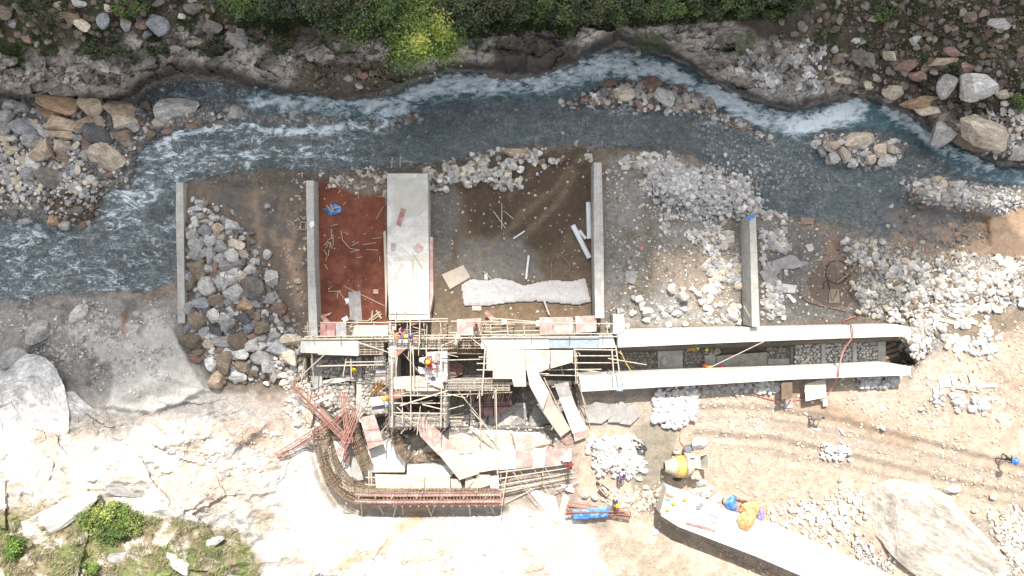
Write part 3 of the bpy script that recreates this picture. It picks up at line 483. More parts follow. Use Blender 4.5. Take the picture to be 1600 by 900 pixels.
for q in ((992, 90, 28, 34, 20, 'c', 'big rounded cream boulder splitting the white rapid by the cliff'), (973, 82, 26, 30, 10, 'd', 'dark boulder beside the cream one that splits the rapid'), (972, 144, 36, 24, -15, 'c', 'cream boulder with a brown wet rim on the mid-river bar'), (955, 130, 36, 16, 0, 'p', 'wet reddish boulder at the upstream edge of the mid-river bar'), (996, 140, 14, 24, -15, 'g', 'upright grey stone between the boulders of the mid-river bar'), (1014, 130, 36, 24, 0, 'p', 'dark reddish-brown boulder below the rapid on the mid-river bar'), (1038, 150, 30, 28, -20, 'w', 'bright white boulder on the mid-river bar'), (1072, 154, 14, 18, 0, 'g', 'grey stone right of the white boulder on the mid-river bar'), (1088, 158, 20, 18, -20, 'g', 'broad grey stone near the right end of the mid-river bar'), (1077, 165, 18, 11, 0, 'c', 'flat cream stone at the lower edge of the mid-river bar'), (1109, 160, 12, 12, 0, 't', 'yellow-tan stone at the right end of the mid-river bar'), (1006, 152, 8, 14, 10, 'w', 'narrow pale stone in the middle of the mid-river bar'), (1018, 148, 12, 9, 0, 'c', 'small cream stone left of the bright white bar boulder'), (942, 146, 12, 16, 0, 'b', 'blue-grey stone at the left end of the mid-river bar'), (1060, 136, 18, 10, -20, 'n', 'brown stone awash right of the mid-river boulders'),
          (805, 239, 46, 18, -4, 't', 'long tan boulder on the white stones above the muddy bay'), (1526, 136, 60, 38, -5, 'w', 'very large white boulder on the brown hillside'), (1480, 135, 24, 34, 0, 'g', 'tall grey boulder just left of the largest hillside boulder'), (1474, 206, 36, 40, -15, 'g', 'smooth grey boulder overhanging the right channel'), (1352, 90, 36, 24, -10, 'd', 'dark grey rounded boulder on the brown hillside'), (1470, 98, 44, 14, 5, 't', 'long tan slab on the brown hillside'), (1437, 118, 30, 16, -5, 'p', 'reddish flat rock on the brown hillside'), (1415, 104, 30, 20, 10, 'p', 'dull red boulder upslope of the cream rocks'), (1395, 142, 30, 24, 0, 'c', 'cream boulder at the edge of the brown hillside above the channel'), (1440, 160, 64, 20, 5, 'o', 'long orange-brown rock on the lip above the right channel'), (1455, 172, 44, 18, -5, 'c', 'cream rock under the long orange-brown one at the channel'), (1345, 142, 22, 9, 0, 'o', 'small orange rock right at the water under the hillside'), (1356, 132, 20, 14, 0, 'c', 'cream stone just above the small orange rock'), (1314, 125, 26, 11, 0, 'c', 'flat cream stone at the left end of the hillside'), (1340, 18, 0.1, 0.1, 0, 'g', None), (1514, 218, 60, 26, -25, 'n', 'brown ledge rock at the right bank'), (1540, 205, 84, 44, -20, 'c', 'huge layered cream boulder at the right edge bank'), (1518, 192, 44, 26, 10, 'n', 'brown boulder on top of the huge layered one'), (1592, 238, 24, 28, 0, 'g', 'grey boulder at the right edge above the water'), (1568, 147, 22, 12, 0, 'c', 'cream stone right of the largest hillside boulder'),
          (1572, 161, 14, 10, 0, 'w', 'rounded white stone below the cream one right of the largest hillside boulder'), (1388, 156, 12, 12, 0, 'b', 'small blue-grey rock at the water below the cream boulder'), (1564, 36, 36, 18, 5, 'g', 'flat grey rock near the top right corner'), (1515, 25, 20, 16, 0, 'n', 'brown rock in a cluster near the top right'), (1430, 62, 20, 13, 25, 'w', 'pale stone in the upper part of the hillside'), (1488, 82, 26, 12, -30, 'p', 'reddish slab leaning in the hillside'), (1511, 106, 26, 14, 0, 'p', 'reddish rock upslope of the largest hillside boulder'), (1391, 86, 18, 16, 0, 'c', 'cream stone right of the dark grey hillside boulder'), (1362, 30, 16, 12, 0, 'c', 'cream stone high on the hillside'), (1304, 76, 14, 12, 0, 'g', 'grey rounded stone at the left side of the hillside'), (1336, 64, 14, 10, 0, 'w', 'white stone on the left side of the hillside'), (1310, 90, 24, 16, 20, 'n', 'brown stone at the left side of the hillside'),
          (246, 39, 30, 28, 0, 'b', 'large blue-grey boulder on the left hillside'), (229, 53, 14, 14, 0, 'b', 'small blue-grey stone beside the large one on the left hillside'), (222, 38, 18, 14, 0, 'p', 'reddish stone left of the large blue-grey hillside boulder'), (160, 31, 16, 24, 0, 'b', 'upright blue-grey stone on the left hillside'), (130, 38, 20, 16, -30, 'c', 'cream stone left of the upright blue-grey one on the left hillside'), (110, 27, 22, 16, 0, 'n', 'brown stone near the upper left'), (93, 8, 22, 12, 0, 'c', 'cream stone at the top edge left of the middle'), (120, 4, 24, 10, -10, 'w', 'white rock cut by the top edge, left side'), (330, 42, 28, 18, -5, 'd', 'dark grey flat boulder on the left hillside'), (374, 62, 32, 20, -10, 'g', 'grey boulder on the left hillside under the trees'), (300, 12, 22, 16, 0, 'd', 'dark grey boulder near the top edge left of the trees'), (20, 38, 12, 12, 0, 'g', 'small grey stone near the left edge above the cliff'), (5, 18, 24, 22, 0, 'n', 'brown boulder in the top left corner'), (40, 60, 22, 10, -20, 'p', 'reddish flat stone near the left edge above the cliff'), (170, 12, 14, 10, 0, 'c', 'small cream stone at the top left'), (248, 4, 24, 10, 0, 'd', 'dark boulder cut by the top edge'), (198, 38, 12, 16, 0, 'g', 'greenish-grey stone on the left hillside'), (330, 60, 18, 12, 0, 'p', 'reddish stone left of the grey boulder under the trees'), (283, 26, 12, 10, 0, 'w', 'pale stone on the left hillside near the dark grey boulder'),
          (562, 132, 12, 12, 0, 'w', 'white stone lying in the dark cliff recess left of the big shrub'), (543, 122, 14, 14, 0, 'g', 'grey stone in the dark cliff recess'), (567, 117, 14, 10, 0, 'p', 'reddish stone in the dark cliff recess'), (484, 90, 12, 10, 0, 'g', 'grey stone on the cliff top left of the recess'),
          (60, 522, 34, 42, -35, 'g', 'flat diamond-shaped grey slab lying on the left gravel bank'), (122, 490, 34, 20, 35, 'w', 'pale dusty rock at the left river margin'), (20, 560, 50, 30, 10, 'g', 'grey outcrop stone at the left edge below the diamond slab'),
          (938, 512, 0.1, 0.1, 0, 'g', None)):
    if q[6]: rk_(*q[:6], q[6], '', 'boulders in and above the river' if q[1] < 260 else 'boulders on the left bank')
many('behind the upper channel wall', 'pale stones behind the upper channel wall', '''997 466 12 12 30 w; 1000 470 8 14 0 w; 1049 451 14 16 0 w; 1066 453 12 12 0 w; 1082 452 12 10 -20 w; 1092 460 12 10 0 w; 1096 471 10 12 0 w; 1066 465 18 18 20 g; 991 465 10 10 0 w; 1002 477 12 16 -20 w; 969 486 14 12 0 w; 990 489 12 10 0 w; 1012 488 16 16 0 w; 1033 482 10 12 0 w; 1047 484 10 12 0 w; 1069 482 12 10 0 w; 1058 491 14 12 0 w; 1020 495 12 10 0 g; 979 509 10 9 0 w; 1046 507 12 9 0 w; 951 509 10 9 0 w; 1070 506 10 8 0 w; 972 488 9 8 0 w; 1038 492 12 10 0 w; 1010 500 14 9 0 w''')
rk_(985, 433, 14, 16, 0, 'w', None, '', ''); ROCKS.pop()
many('in the heap beside the mixer', 'white stones heaped left of the mixer', ' '.join('%d %d %d %d %d w;' % (930+70*a+rg.normal()*3, 690+50*b+10*a+rg.normal()*3, rg.uniform(9, 14), rg.uniform(8, 12), rg.uniform(-40, 40)) for a in np.linspace(0, 1, 7) for b in np.linspace(0, .9, 5)))
many('by the dirt road and the slab', 'loose stones round the haul road', '''1440 640 9 8 0 c; 1380 640 10 8 0 w; 1311 751 7 8 0 g; 1348 768 8 7 20 c; 1340 782 8 8 0 w; 1522 797 12 8 0 c; 1551 776 9 8 0 c; 1565 800 12 12 0 c; 1571 858 14 12 0 c; 1586 792 8 12 0 c; 1509 812 10 6 0 w; 1357 798 12 14 0 w; 1445 760 22 16 0 w; 1487 765 24 12 10 w; 1380 668 10 9 0 w; 1530 670 0.5 0.5 0 w; 1560 655 8 8 0 w; 1392 774 20 10 30 c; 1404 785 24 12 -10 c; 1092 693 22 18 0 w; 888 762 22 14 0 w; 914 774 14 12 0 w; 930 775 12 12 0 w; 984 782 16 14 0 c; 1095 755 14 12 0 w; 1088 768 18 14 0 w; 1104 770 18 14 0 w; 1120 778 16 14 0 w; 1110 762 12 8 0 c; 1137 780 14 16 0 c''')
PAL['y'] = (.36,.325,.28); CN['y'] = 'cream'
rk_(1462, 838, 214, 118, -32, 'y', 'huge cream boulder lying below the haul road at the bottom right', '', 'boulders on the left bank')
for q in ((38, 640, 120, 150, 20, (.50,.49,.48), 'enormous grey-white boulder at the left edge in the shadow line'), (112, 640, 62, 66, -35, (.44,.43,.42), 'wedge-shaped pale outcrop right of the enormous left boulder'), (235, 702, 90, 60, -20, (.56,.54,.50), 'broad white outcrop with a yellowish rim on the lower left slope'), (35, 745, 110, 60, 60, (.50,.47,.43), 'cream ridge rock at the left edge above the grass'), (85, 805, 120, 40, 25, (.48,.45,.42), 'long pale rock just above the lower left grass'), (190, 765, 80, 30, 0, (.50,.48,.46), 'grey-streaked pale rock above the yellow-green bush'), 
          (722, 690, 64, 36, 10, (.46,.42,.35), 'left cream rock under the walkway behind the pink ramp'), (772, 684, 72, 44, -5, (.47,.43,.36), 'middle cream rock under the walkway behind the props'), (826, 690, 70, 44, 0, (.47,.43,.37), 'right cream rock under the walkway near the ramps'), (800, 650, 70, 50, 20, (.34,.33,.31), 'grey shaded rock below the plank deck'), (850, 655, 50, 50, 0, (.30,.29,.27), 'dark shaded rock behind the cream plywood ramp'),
          (280, 882, 40, 18, -30, (.46,.44,.41), 'pale ribbed rock in the lower left grass by the bottom edge'), (330, 850, 34, 14, 20, (.47,.45,.42), 'pale rock at the right end of the lower left grass'), (190, 870, 34, 22, 0, (.30,.29,.28), 'grey rough rock below the yellow-green bush')):
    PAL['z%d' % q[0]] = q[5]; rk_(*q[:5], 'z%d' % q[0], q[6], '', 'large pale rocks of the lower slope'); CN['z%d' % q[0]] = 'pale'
many('between the crane-side wall and the works', 'boulders beside the left scaffold', '''464 664 12 10 0 w; 448 650 0.5 0.5 0 w; 466 625 14 22 10 w; 470 640 12 10 0 g; 482 640 20 44 20 c; 494 690 18 10 0 w''')
POS = ('left-hand', 'second from left', 'third from left')
def place_rocks():
    rs = [r for r in ROCKS if r[2] > 1]
    def size_w(r): a = (r[2]*r[3])**.5; return 'big' if a > 26 else 'mid-sized' if a > 17 else 'small'
    def shape_w(r):
        q = max(r[2], r[3])/min(r[2], r[3]); return 'elongated' if q > 1.75 else 'oval' if q > 1.3 else 'blocky'
    keys = {}
    for r in rs:
        if not r[6]: r.append((size_w(r), shape_w(r), CN[r[5]])); keys.setdefault((r[7],)+r[-1], []).append(r)
    wh = {}
    for r in rs: wh.setdefault(r[7], []).append(r)
    rowname = ('upper', 'middle', 'lower')
    for k, L_ in keys.items():
        allr = wh[k[0]]; vs = sorted(a[1] for a in allr)
        b1, b2 = vs[len(vs)//3], vs[2*len(vs)//3]
        bands = {}
        for r in L_: bands.setdefault(0 if r[1] < b1 else 1 if r[1] < b2 else 2, []).append(r)
        nb = ('first', 'second', 'third', 'fourth', 'fifth', 'sixth', 'seventh', 'eighth', 'ninth', 'tenth')
        for b, rr in bands.items():
            rr.sort(key=lambda a: a[0])
            for i, r in enumerate(rr):
                base = '%s %s %s stone' % (k[1], k[2], k[3])
                if len(L_) == 1: r[6] = '%s %s' % (base, k[0]) if len((base+k[0]).split()) > 3 else base+' lying loose'
                elif len(rr) == 1: r[6] = '%s %s, %s third' % (base, k[0], rowname[b])
                else: r[6] = '%s %s, %s third, %s from left' % (base, k[0], rowname[b], nb[min(i, 9)] if i else 'furthest left' if False else nb[i])
    for n, r in enumerate(rs):
        px, py, w_, h_, a, c, lab, where, grp, lift = r[:10]
        me = BIG[n % len(BIG)]; o = bpy.data.objects.new('boulder', me); COL.objects.link(o)
        sx = w_/PX/2*1.15; sy = h_/PX/2*1.15; sz = min(sx, sy)*.85 if w_ < 90 else min(1.1, min(sx, sy)*.5)
        z = float(zat(px, py)); low_ = grp.startswith('large pale'); sz = sz*.45 if low_ and w_ > 60 else sz; base = G(px, py, 0 if low_ else sz*.42); o.location = base
        o.rotation_euler = (rg.uniform(-.15, .15), rg.uniform(-.15, .15), R(a)); o.scale = (sx, sy, sz)
        cc = np.array(PAL[c])*rg.uniform(.82, 1.18); o.color = (*[float(x) for x in cc], 1)
        if len(lab.split()) > 16: lab = ' '.join(lab.split()[:16])
        tag(o, lab, 'boulder', grp or None)
    return len(rs)
NR = place_rocks(); pass
# loose stone: heaps and scatter nobody could count
VAR2 = [rock_verts(i2, rg, 8, 0) for _ in range(10)]; VAR1 = [rock_verts(i1, rg, 3, 0) for _ in range(10)]
def scatter(name, poly, n, r0, r1, pal, pile=.0, fine=True, dens=None, pw=2.2):
    us = [p[0] for p in poly]; vs = [p[1] for p in poly]; got = []; need = n
    u = rg.uniform(min(us), max(us), n*6); v = rg.uniform(min(vs), max(vs), n*6)
    s = sdf(u+8*fbm(u/20, v/20, 2, 120), v+8*fbm(u/20, v/20, 2, 121), poly); pr = sstep(-9, 16, s+9*fbm(u/7, v/7, 2, 122))
    if dens: pr = pr*sstep(dens[1]-.15, dens[1]+.15, fbm(u/dens[0], v/dens[0], 3, 130))
    k = rg.random(len(u)) < pr; u = u[k][:n]; v = v[k][:n]; n = len(u)
    if n == 0: return None
    rad = r0+(r1-r0)*rg.random(n)**pw; rad = rad/PX
    z = zat(u, v)+rad*.25+(pile*rg.random(n) if pile else 0)
    kk = (CH-z)/CH/PX; X = (u-800)*kk; Y = (450-v)*kk
    pc = np.array([PAL[c] if isinstance(c, str) else c for c in pal])[rg.integers(0, len(pal), n)]*rg.uniform(.75, 1.25, (n, 1))
    base = VAR2 if fine else VAR1; bf = f2 if fine else f1; nvv = len(base[0])
    Vv = np.empty((n, nvv, 3)); th = rg.uniform(0, 6.28, n); c_, s_ = np.cos(th), np.sin(th); vi = rg.integers(0, 10, n); sc = rg.uniform(.6, 1.0, (n, 3)); sc[:, 0] = 1; sc[:, 2] *= .75
    for j in range(10):
        m = vi == j; q = base[j][None]*sc[m][:, None]*rad[m][:, None, None]; a = q.copy()
        a[..., 0] = q[..., 0]*c_[m][:, None]-q[..., 1]*s_[m][:, None]; a[..., 1] = q[..., 0]*s_[m][:, None]+q[..., 1]*c_[m][:, None]; Vv[m] = a
    Vv += np.stack([X, Y, z], 1)[:, None]
    Ff = (bf[None]+np.arange(n)[:, None, None]*nvv).reshape(-1, 3)
    return Vv.reshape(-1, 3), Ff, np.repeat(pc, nvv, 0)
HILL = [(.10,.075,.055), (.13,.10,.078), (.16,.135,.11), (.23,.21,.18), (.12,.082,.06), (.145,.13,.115), (.08,.063,.05), (.18,.145,.105)]
GR = ['g', 'b', 'd', 'k', 'n', 'g']; WH = ['w', 'w', 'g', 'c', (.42,.42,.43)]
LOTS = {'hillside_stones': [
    ([(1195,55),(1290,0),(1620,-20),(1620,250),(1480,205),(1400,170),(1330,150),(1230,140)], 1150, 1.5, 8, HILL, 0, True, None), ([(-20,-10),(340,-10),(450,60),(430,80),(330,70),(200,62),(-20,70)], 430, 1.5, 7, HILL, 0, True, None),
    ([(1310,0),(1620,-20),(1620,200),(1400,150)], 1800, 1.0, 2.2, HILL, 0, False, None), ([(470,90),(640,100),(600,150),(450,145)], 220, 1.5, 6, HILL, 0, True, None), ([(1185,60),(1285,60),(1290,145),(1200,150),(1150,110)], 620, 1.5, 5.5, ['g','w','g',(.4,.4,.4)], .05, True, (18, .0)),
    ([(1500,180),(1610,170),(1610,250),(1540,240)], 500, 1.5, 6, WH+['n'], .1, True, None), ([(0,100),(400,105),(400,130),(0,140)], 160, 1.5, 5, HILL, 0, True, None)],
 'river_bank_stones': [
    (BARA, 1300, 1.5, 5.5, ['g', 'b', 'g', 'd', 'c', 'w', 'n'], .12, True, None), ([(-20,215),(110,215),(150,300),(-20,320)], 500, 2.5, 7.5, ['g', 'c', 'w', 'g'], .2, True, None), (BARB, 1200, 1.5, 6, ['k', 'd', 'n', 'b', 'g'], 0, True, None), (BARC, 1100, 1.5, 6, ['d', 'n', 'g', 'g', 'w', 'p'], 0, True, None),
    (PILEC, 260, 1.5, 4.5, WH, .05, True, None), (PILED, 700, 1.3, 4.5, WH, .05, True, None), ([(660,262),(700,256),(800,234),(925,232),(925,250),(840,262),(800,300),(760,280),(690,296),(665,290)], 950, 1.8, 6.5, ['g','g','w','c','n',(.40,.39,.37)], .05, True, (16, -.1)),
    ([(500,268),(606,262),(606,310),(560,300),(500,290)], 260, 1.2, 4.5, ['g','c','g','n'], 0, True, (14, -.0)), ([(942,236),(1010,240),(1080,256),(1120,300),(1000,290),(942,262)], 500, 1.5, 7, WH, 0, True, (16, 0)),
    ([(1405,262),(1440,240),(1600,285),(1600,300),(1500,290),(1430,300)], 400, 1.2, 4, ['g', 'd', 'n'], 0, False, None), ([(1100,180),(1260,230),(1300,290),(1200,300),(1090,240)], 900, 1.2, 3.5, ['g', 'd', 'b', 'w'], 0, False, None)],
 'river_bed_pebbles': [(RIVER, 4200, 1.0, 4.2, ['k', 'd', 'b', 'g', 'n', 'd', 'k'], 0, False, None), (RIVER, 60, 2, 5, ['w', 'c'], .1, True, None)],
 'riprap_chips': [([(288,315),(330,310),(400,380),(440,470),(480,540),(470,590),(350,600),(290,540)], 1100, 2, 8, ['g', 'd', 'n', 'w', 'b'], .1, True, None), ([(440,270),(480,270),(480,520),(450,520)], 170, 1.0, 3, ['g','c','n'], 0, False, (14, .05)), ([(290,275),(480,275),(480,520),(400,520)], 260, .8, 2.2, ['g','n', 'd'], 0, False, None), ([(440,560),(500,590),(500,700),(440,640)], 300, 1.5, 5, WH+['c'], 0, True, None)],
 'white_rubble': [([(1008,262),(1090,255),(1170,275),(1200,330),(1160,338),(1110,342),(1075,330),(1030,318),(1005,290)], 1500, 1.8, 6, ['w', 'g', 'g', (.44,.43,.42)], .2, True, None), ([(1030,330),(1140,340),(1120,380),(1040,380)], 260, 2, 5, WH, 0, True, (14, 0)),
    ([(1310,372),(1380,372),(1450,385),(1600,410),(1620,470),(1480,490),(1440,560),(1405,540),(1420,500),(1350,490),(1330,430)], 3600, 1.4, 7, ['w','g','g',(.40,.385,.36),'c','n'], .12, True, (26, -.16)), ([(1330,372),(1380,372),(1450,385),(1600,410),(1620,470),(1480,490),(1440,560),(1405,540),(1420,500),(1350,490),(1330,430)], 5000, .7, 2.2, ['g','n','c','g'], 0, False, None), ([(1010,262),(1190,280),(1190,345),(1010,345)], 1500, .7, 2.2, ['g','n','w'], 0, False, None), ([(1100,370),(1158,360),(1158,505),(1105,500)], 650, 1.8, 7, WH+['c'], 0, True, (18, -.1)), ([(1188,300),(1230,330),(1230,500),(1190,500)], 500, 1.6, 6, WH, 0, True, (16, -.05)),
    ([(1020,618),(1090,604),(1092,640),(1060,668),(1025,660)], 900, 2.5, 6, ['w', 'w', (.44,.43,.45)], .3, True, None), ([(1180,600),(1216,598),(1216,612),(1185,614)], 90, 3, 6, ['w'], .3, True, None), ([(1340,592),(1405,588),(1405,606),(1350,606)], 240, 2.5, 6, ['g', (.4,.4,.42)], .2, True, None), ([(1280,692),(1296,690),(1332,705),(1325,720),(1290,718)], 120, 2, 5, ['w'], .25, True, None),
    ([(918,688),(985,680),(1005,735),(985,745),(930,735)], 600, 2, 6, ['w'], .3, True, None), ([(1470,495),(1560,490),(1560,560),(1480,560)], 260, 2, 7, WH+['c'], 0, True, (14, .1)), ([(1455,610),(1540,600),(1550,650),(1470,640)], 200, 2, 7, WH, 0, True, (14, .05)), ([(1075,600),(1200,590),(1200,606),(1080,620)], 260, 2, 5, ['g', 'g'], .1, True, None)],
 'site_gravel': [([(945,245),(1160,290),(1160,505),(945,505)], 1100, .8, 3.0, WH+['c', 'n', 'n'], 0, False, None), ([(675,262),(920,245),(920,500),(675,505)], 330, .8, 2.6, ['n','c','n','g'], 0, False, None), ([(1188,310),(1330,360),(1340,505),(1190,505)], 420, .9, 2.8, ['g', 'c', 'd'], 0, False, None), ([(500,290),(603,300),(603,500),(500,500)], 45, .8, 2.2, [(.36,.17,.11), (.45,.33,.26)], 0, False, None),
    ([(1110,600),(1620,480),(1620,910),(1150,910),(1000,800)], 3000, .8, 3.0, ['c', 'c', 'c', (.36,.28,.22)], 0, False, (34, -.1)), ([(1300,860),(1360,800),(1340,760),(1230,790),(1200,800)], 500, 1.5, 6, ['c', 'w'], .1, True, None), ([(1340,830),(1390,870),(1400,900),(1330,890)], 160, 2, 5, ['g'], .2, True, None), ([(1540,790),(1610,800),(1610,900),(1580,900)], 400, 1.5, 5, ['c', 'c', 'w'], .05, True, None), ([(940,770),(1030,760),(1040,790),(960,810)], 300, 1.5, 5, ['c', 'c'], .05, True, None),
    ([(-20,465),(270,462),(300,560),(240,620),(100,600),(-20,560)], 1500, .8, 2.6, ['g', 'w', 'g'], 0, False, (22, .05)), ([(60,470),(180,470),(140,540),(60,590)], 160, 1.5, 4.5, ['g', 'w', 'g'], 0, True, (18, .1)), ([(200,660),(430,650),(480,760),(300,780)], 500, 1, 4, WH+['c'], 0, False, (20, .1)), ([(500,800),(900,800),(1000,900),(500,900)], 420, 1, 3.6, WH+['c'], 0, False, (20, .15)),
    ([(500,610),(910,640),(900,700),(640,720)], 500, 1, 4, WH, 0, True, None)]}
RL = {'hillside_stones': 'countless small stones', 'x': ''}
for nm, L_ in LOTS.items():
    Vs = []; Fs = []; Cs = []; off = 0
    for a in L_:
        q = scatter(nm, *a[:8])
        if q is None: continue
        Vs.append(q[0]); Fs.append(q[1]+off); Cs.append(q[2]); off += len(q[0])
    o = np_mesh(nm, np.concatenate(Vs), np.concatenate(Fs), ROCKV, np.concatenate(Cs))
    tag(o, {'hillside_stones': 'small brown and grey stones bedded in both hillsides above the cliff', 'river_bank_stones': 'grey and white cobbles on the bars and margins of the river', 'river_bed_pebbles': 'dark pebbles on the bed of the shallow river', 'riprap_chips': 'small stone chips filling gaps between the riprap boulders', 'white_rubble': 'heaps of broken white rubble round the concrete walls', 'site_gravel': 'fine pale gravel strewn over the flats and the haul road'}[nm], 'stones', None, 'stuff')
# ------------------------------------------------------------------ concrete works
CONC = M('concrete', (.44,.43,.40), .85, .18, .9, bump=.01, joints=True, col2=(.34,.33,.30), spot=.60); CONCL = M('pale_concrete', (.54,.53,.50), .85, .15, .7, bump=.01, joints=True, col2=(.42,.40,.35), spot=.62)
CONCD = M('form_face_concrete', (.30,.295,.28), .85, .18, 1.2); PLY = M('bare_plywood', (.42,.37,.30), .8, .14, 1.1, col2=(.36,.30,.235), spot=.6); PINK = M('pink_formply', (.36,.215,.195), .7, .2, 1.3, col2=(.42,.33,.29), spot=.53)
PINKD = M('worn_pink_formply', (.30,.14,.13), .7, .22, 1.6, col2=(.34,.24,.20), spot=.55); WHT = M('white_board', (.58,.57,.54), .7, .12, 1.2, col2=(.55,.52,.46), spot=.6); BAM = M('bamboo', (.44,.385,.31), .7, .25, 4); STEEL = M('rusty_rebar', (.17,.115,.08), .7, .35, 5, col2=(.28,.20,.14), spot=.5)
REDS = M('red_oxide_steel', (.26,.125,.10), .7, .25, 3, col2=(.20,.11,.09), spot=.58); GREYB = M('grey_board', (.27,.26,.26), .8, .2, 2, col2=(.33,.29,.27), spot=.55); ZINC = M('corrugated_zinc', (.42,.50,.58), .45, .2, 1.5, metal=.3); BLUE = M('blue_tarpaulin', (.05,.17,.46), .5, .3, 3, bump=.02, col2=(.22,.33,.50), spot=.58)
ORG = M('orange_tarpaulin', (.56,.27,.11), .6, .25, 3, bump=.02, col2=(.58,.38,.20), spot=.55); WFAB = M('white_geotextile', (.46,.455,.46), .85, .25, 3.2, bump=.08, col2=(.33,.28,.25), spot=.55); WPL = M('white_plastic', (.68,.69,.72), .4, .1, 2); YEL = M('yellow_paint', (.46,.33,.09), .5, .2, 4, col2=(.5,.32,.08), spot=.6); CEM = M('cement_caked_steel', (.40,.34,.27), .8, .25, 4)
DRK = M('dark_rubber', (.03,.03,.035), .6, .3, 5); HOSE = M('red_hose', (.42,.17,.14), .5, .1, 5); RED = M('red_paint', (.45,.05,.04), .6, .2, 4); TWIG = M('weathered_wood', (.38,.31,.22), .8, .25, 5)
def thing1(mb, name, mat, label, cat, group=None, smooth=False, at=None):
    vs = mb.v; c = at or (sum(p[0] for p in vs)/len(vs), sum(p[1] for p in vs)/len(vs), min(p[2] for p in vs))
    return tag(mb.build(name, mat, origin=Vector(c), smooth=smooth), label, cat, group)
def wall(name, top, zt, zb, label, mat=None, zt2=None): return thing1(MB().prism(top, zt, zb), name, mat or CONC, label, 'wall')
def plate(pts, z, mat, label, name='board', cat='board', th=.03, group=None):
    return thing1(MB().slab([P(a[0], a[1], a[2] if len(a) > 2 else z) for a in pts], th), name, mat, label, cat, group)
def gplate(pts, mat, label, name='board', cat='board', th=.04, dz=.08, group=None):   # lies on the ground
    q = [G(a[0], a[1]) for a in pts]; z = max(p.z for p in q)+dz; return plate([(a[0], a[1], z if i % 2 else z-.02) for i, a in enumerate(pts)] if len(pts) == 4 else pts, z, mat, label, name, cat, th, group)
w1 = wall('concrete_wall', [(275,285),(286,285),(287,350),(288,440),(289,505),(278,505),(277,440),(275,350)], .55, -1, 'low narrow concrete wall between the left river shallows and the riprap heap')
w2 = empty('concrete_wall', P(484, 400, 0), 'thin straight concrete wall on the left edge of the red soil bay', 'wall')
MB().prism([(478,282),(490,282),(491,400),(497,540),(483,540),(480,400)], 1.25, -1.0).build('wall_body', CONC, w2); 
pr = empty('concrete_pier', P(636, 380, 0), 'broad flat-topped concrete pier between the red soil bay and the muddy bay', 'pier')
MB().prism([(605,271),(668,271),(670,400),(671,500),(608,500),(605,400)], 1.5, -1).build('pier_body', CONCL, pr)
MB().prism([(617,281),(655,277),(665,290),(668,325),(655,338),(620,340),(614,320)], 1.506, 1.502).build('damp_patch', M('damp_cement', (.43,.42,.37), .8, .1, 1.5), pr)
MB().slab([P(614,402,1.51), P(669,396,1.51), P(669,407,1.51), P(615,408,1.51)], .005).build('damp_patch', M('damp_cement2', (.40,.385,.35), .8, .15, 2), pr)
w3 = empty('concrete_wall', P(933, 380, 0), 'thin straight concrete wall between the muddy bay and the grey gravel flat', 'wall')
MB().prism([(928,254),(940,254),(943,380),(944,497),(930,497),(928,380)], 1.9, -1).build('wall_body', CONC, w3)
w4 = empty('concrete_wall', P(1175, 420, 0), 'thin concrete wall at the right with blue cloth on its river end', 'wall')
MB().prism([(1171,338),(1181,336),(1184,420),(1187,510),(1175,510),(1173,420)], 2.1, -1).build('wall_body', CONC, w4)
bc = MB().slab([P(1168,337,2.13), P(1178,335,2.14), P(1180,340,2.13), P(1170,346,2.13)], .03); thing1(bc, 'cloth', BLUE, 'bright blue cloth draped over the river end of the right-hand thin wall', 'cloth')
# the two long channel walls
cw = empty('channel_wall', P(1190, 520, 0), 'upper of two long pale concrete channel walls, tapering to the right', 'wall')
MB().prism([(966,543),(963,516),(1100,513),(1250,510),(1400,506.5),(1423,511),(1423,525),(1250,531),(1100,537)], 1.6, -2.6, ).build('wall_body', CONCL, cw)
MB().prism([(958,492),(975,492),(976,516),(966,522),(958,522)], 1.72, -1).build('buttress', CONCL, cw)
cl = empty('channel_wall', P(1190, 590, 0), 'lower of two long pale concrete channel walls, parallel to the other', 'wall')
MB().prism([(905,589),(1050,583),(1250,577),(1400,570),(1423,573),(1423,586),(1250,592.5),(1050,604),(909,612)], 1.6, -2.6).build('wall_body', CONCL, cl)
bs = MB().slab([P(964,599,1.62), P(973,599,1.62), P(973,611,1.62), P(964,611,1.62)], .006); bs.build('blue_stain', M('blue_paint_stain', (.35,.5,.62), .8, .1, 4), cl)
# left half of the upper beam, still being cast
bl = empty('cast_beam', P(520, 545, 0), 'short finished concrete beam left of the exposed rebar bay, over the stone paving', 'beam')
MB().prism([(470,531),(560,531.5),(560,556),(497,554),(497,552),(470,551)], 1.5, .2).build('beam_body', CONC, bl)
b2 = empty('cast_beam', P(830, 535, 0), 'finished concrete beam with a grey shuttered section, left of the channel wall', 'beam')
MB().prism([(752,530),(800,525),(858,524),(858,545),(752,545)], 1.55, -.6).build('beam_body', CONCL, b2); MB().prism([(858.3,524.5),(936,524.5),(936,544),(858.3,544)], 1.5, -.6).build('shuttered_section', M('blue_grey_steel_form', (.24,.28,.31), .5, .2, 2), b2)
MB().prism([(936.3,523),(957.5,523),(962,543),(936.3,544)], 1.6, -2).build('beam_end', CONCL, b2)
RB = lambda: MB()
def mat_flat(mb, x0, x1, y0, y1, z, sx, sy, r=.02):
    x = x0
    while x <= x1: mb.bar(P(x, y0, z), P(x, y1, z), r, 4); x += sx
    y = y0
    while y <= y1: mb.bar(P(x0, y, z+.03), P(x1, y, z+.03), r, 4); y += sy
    return mb
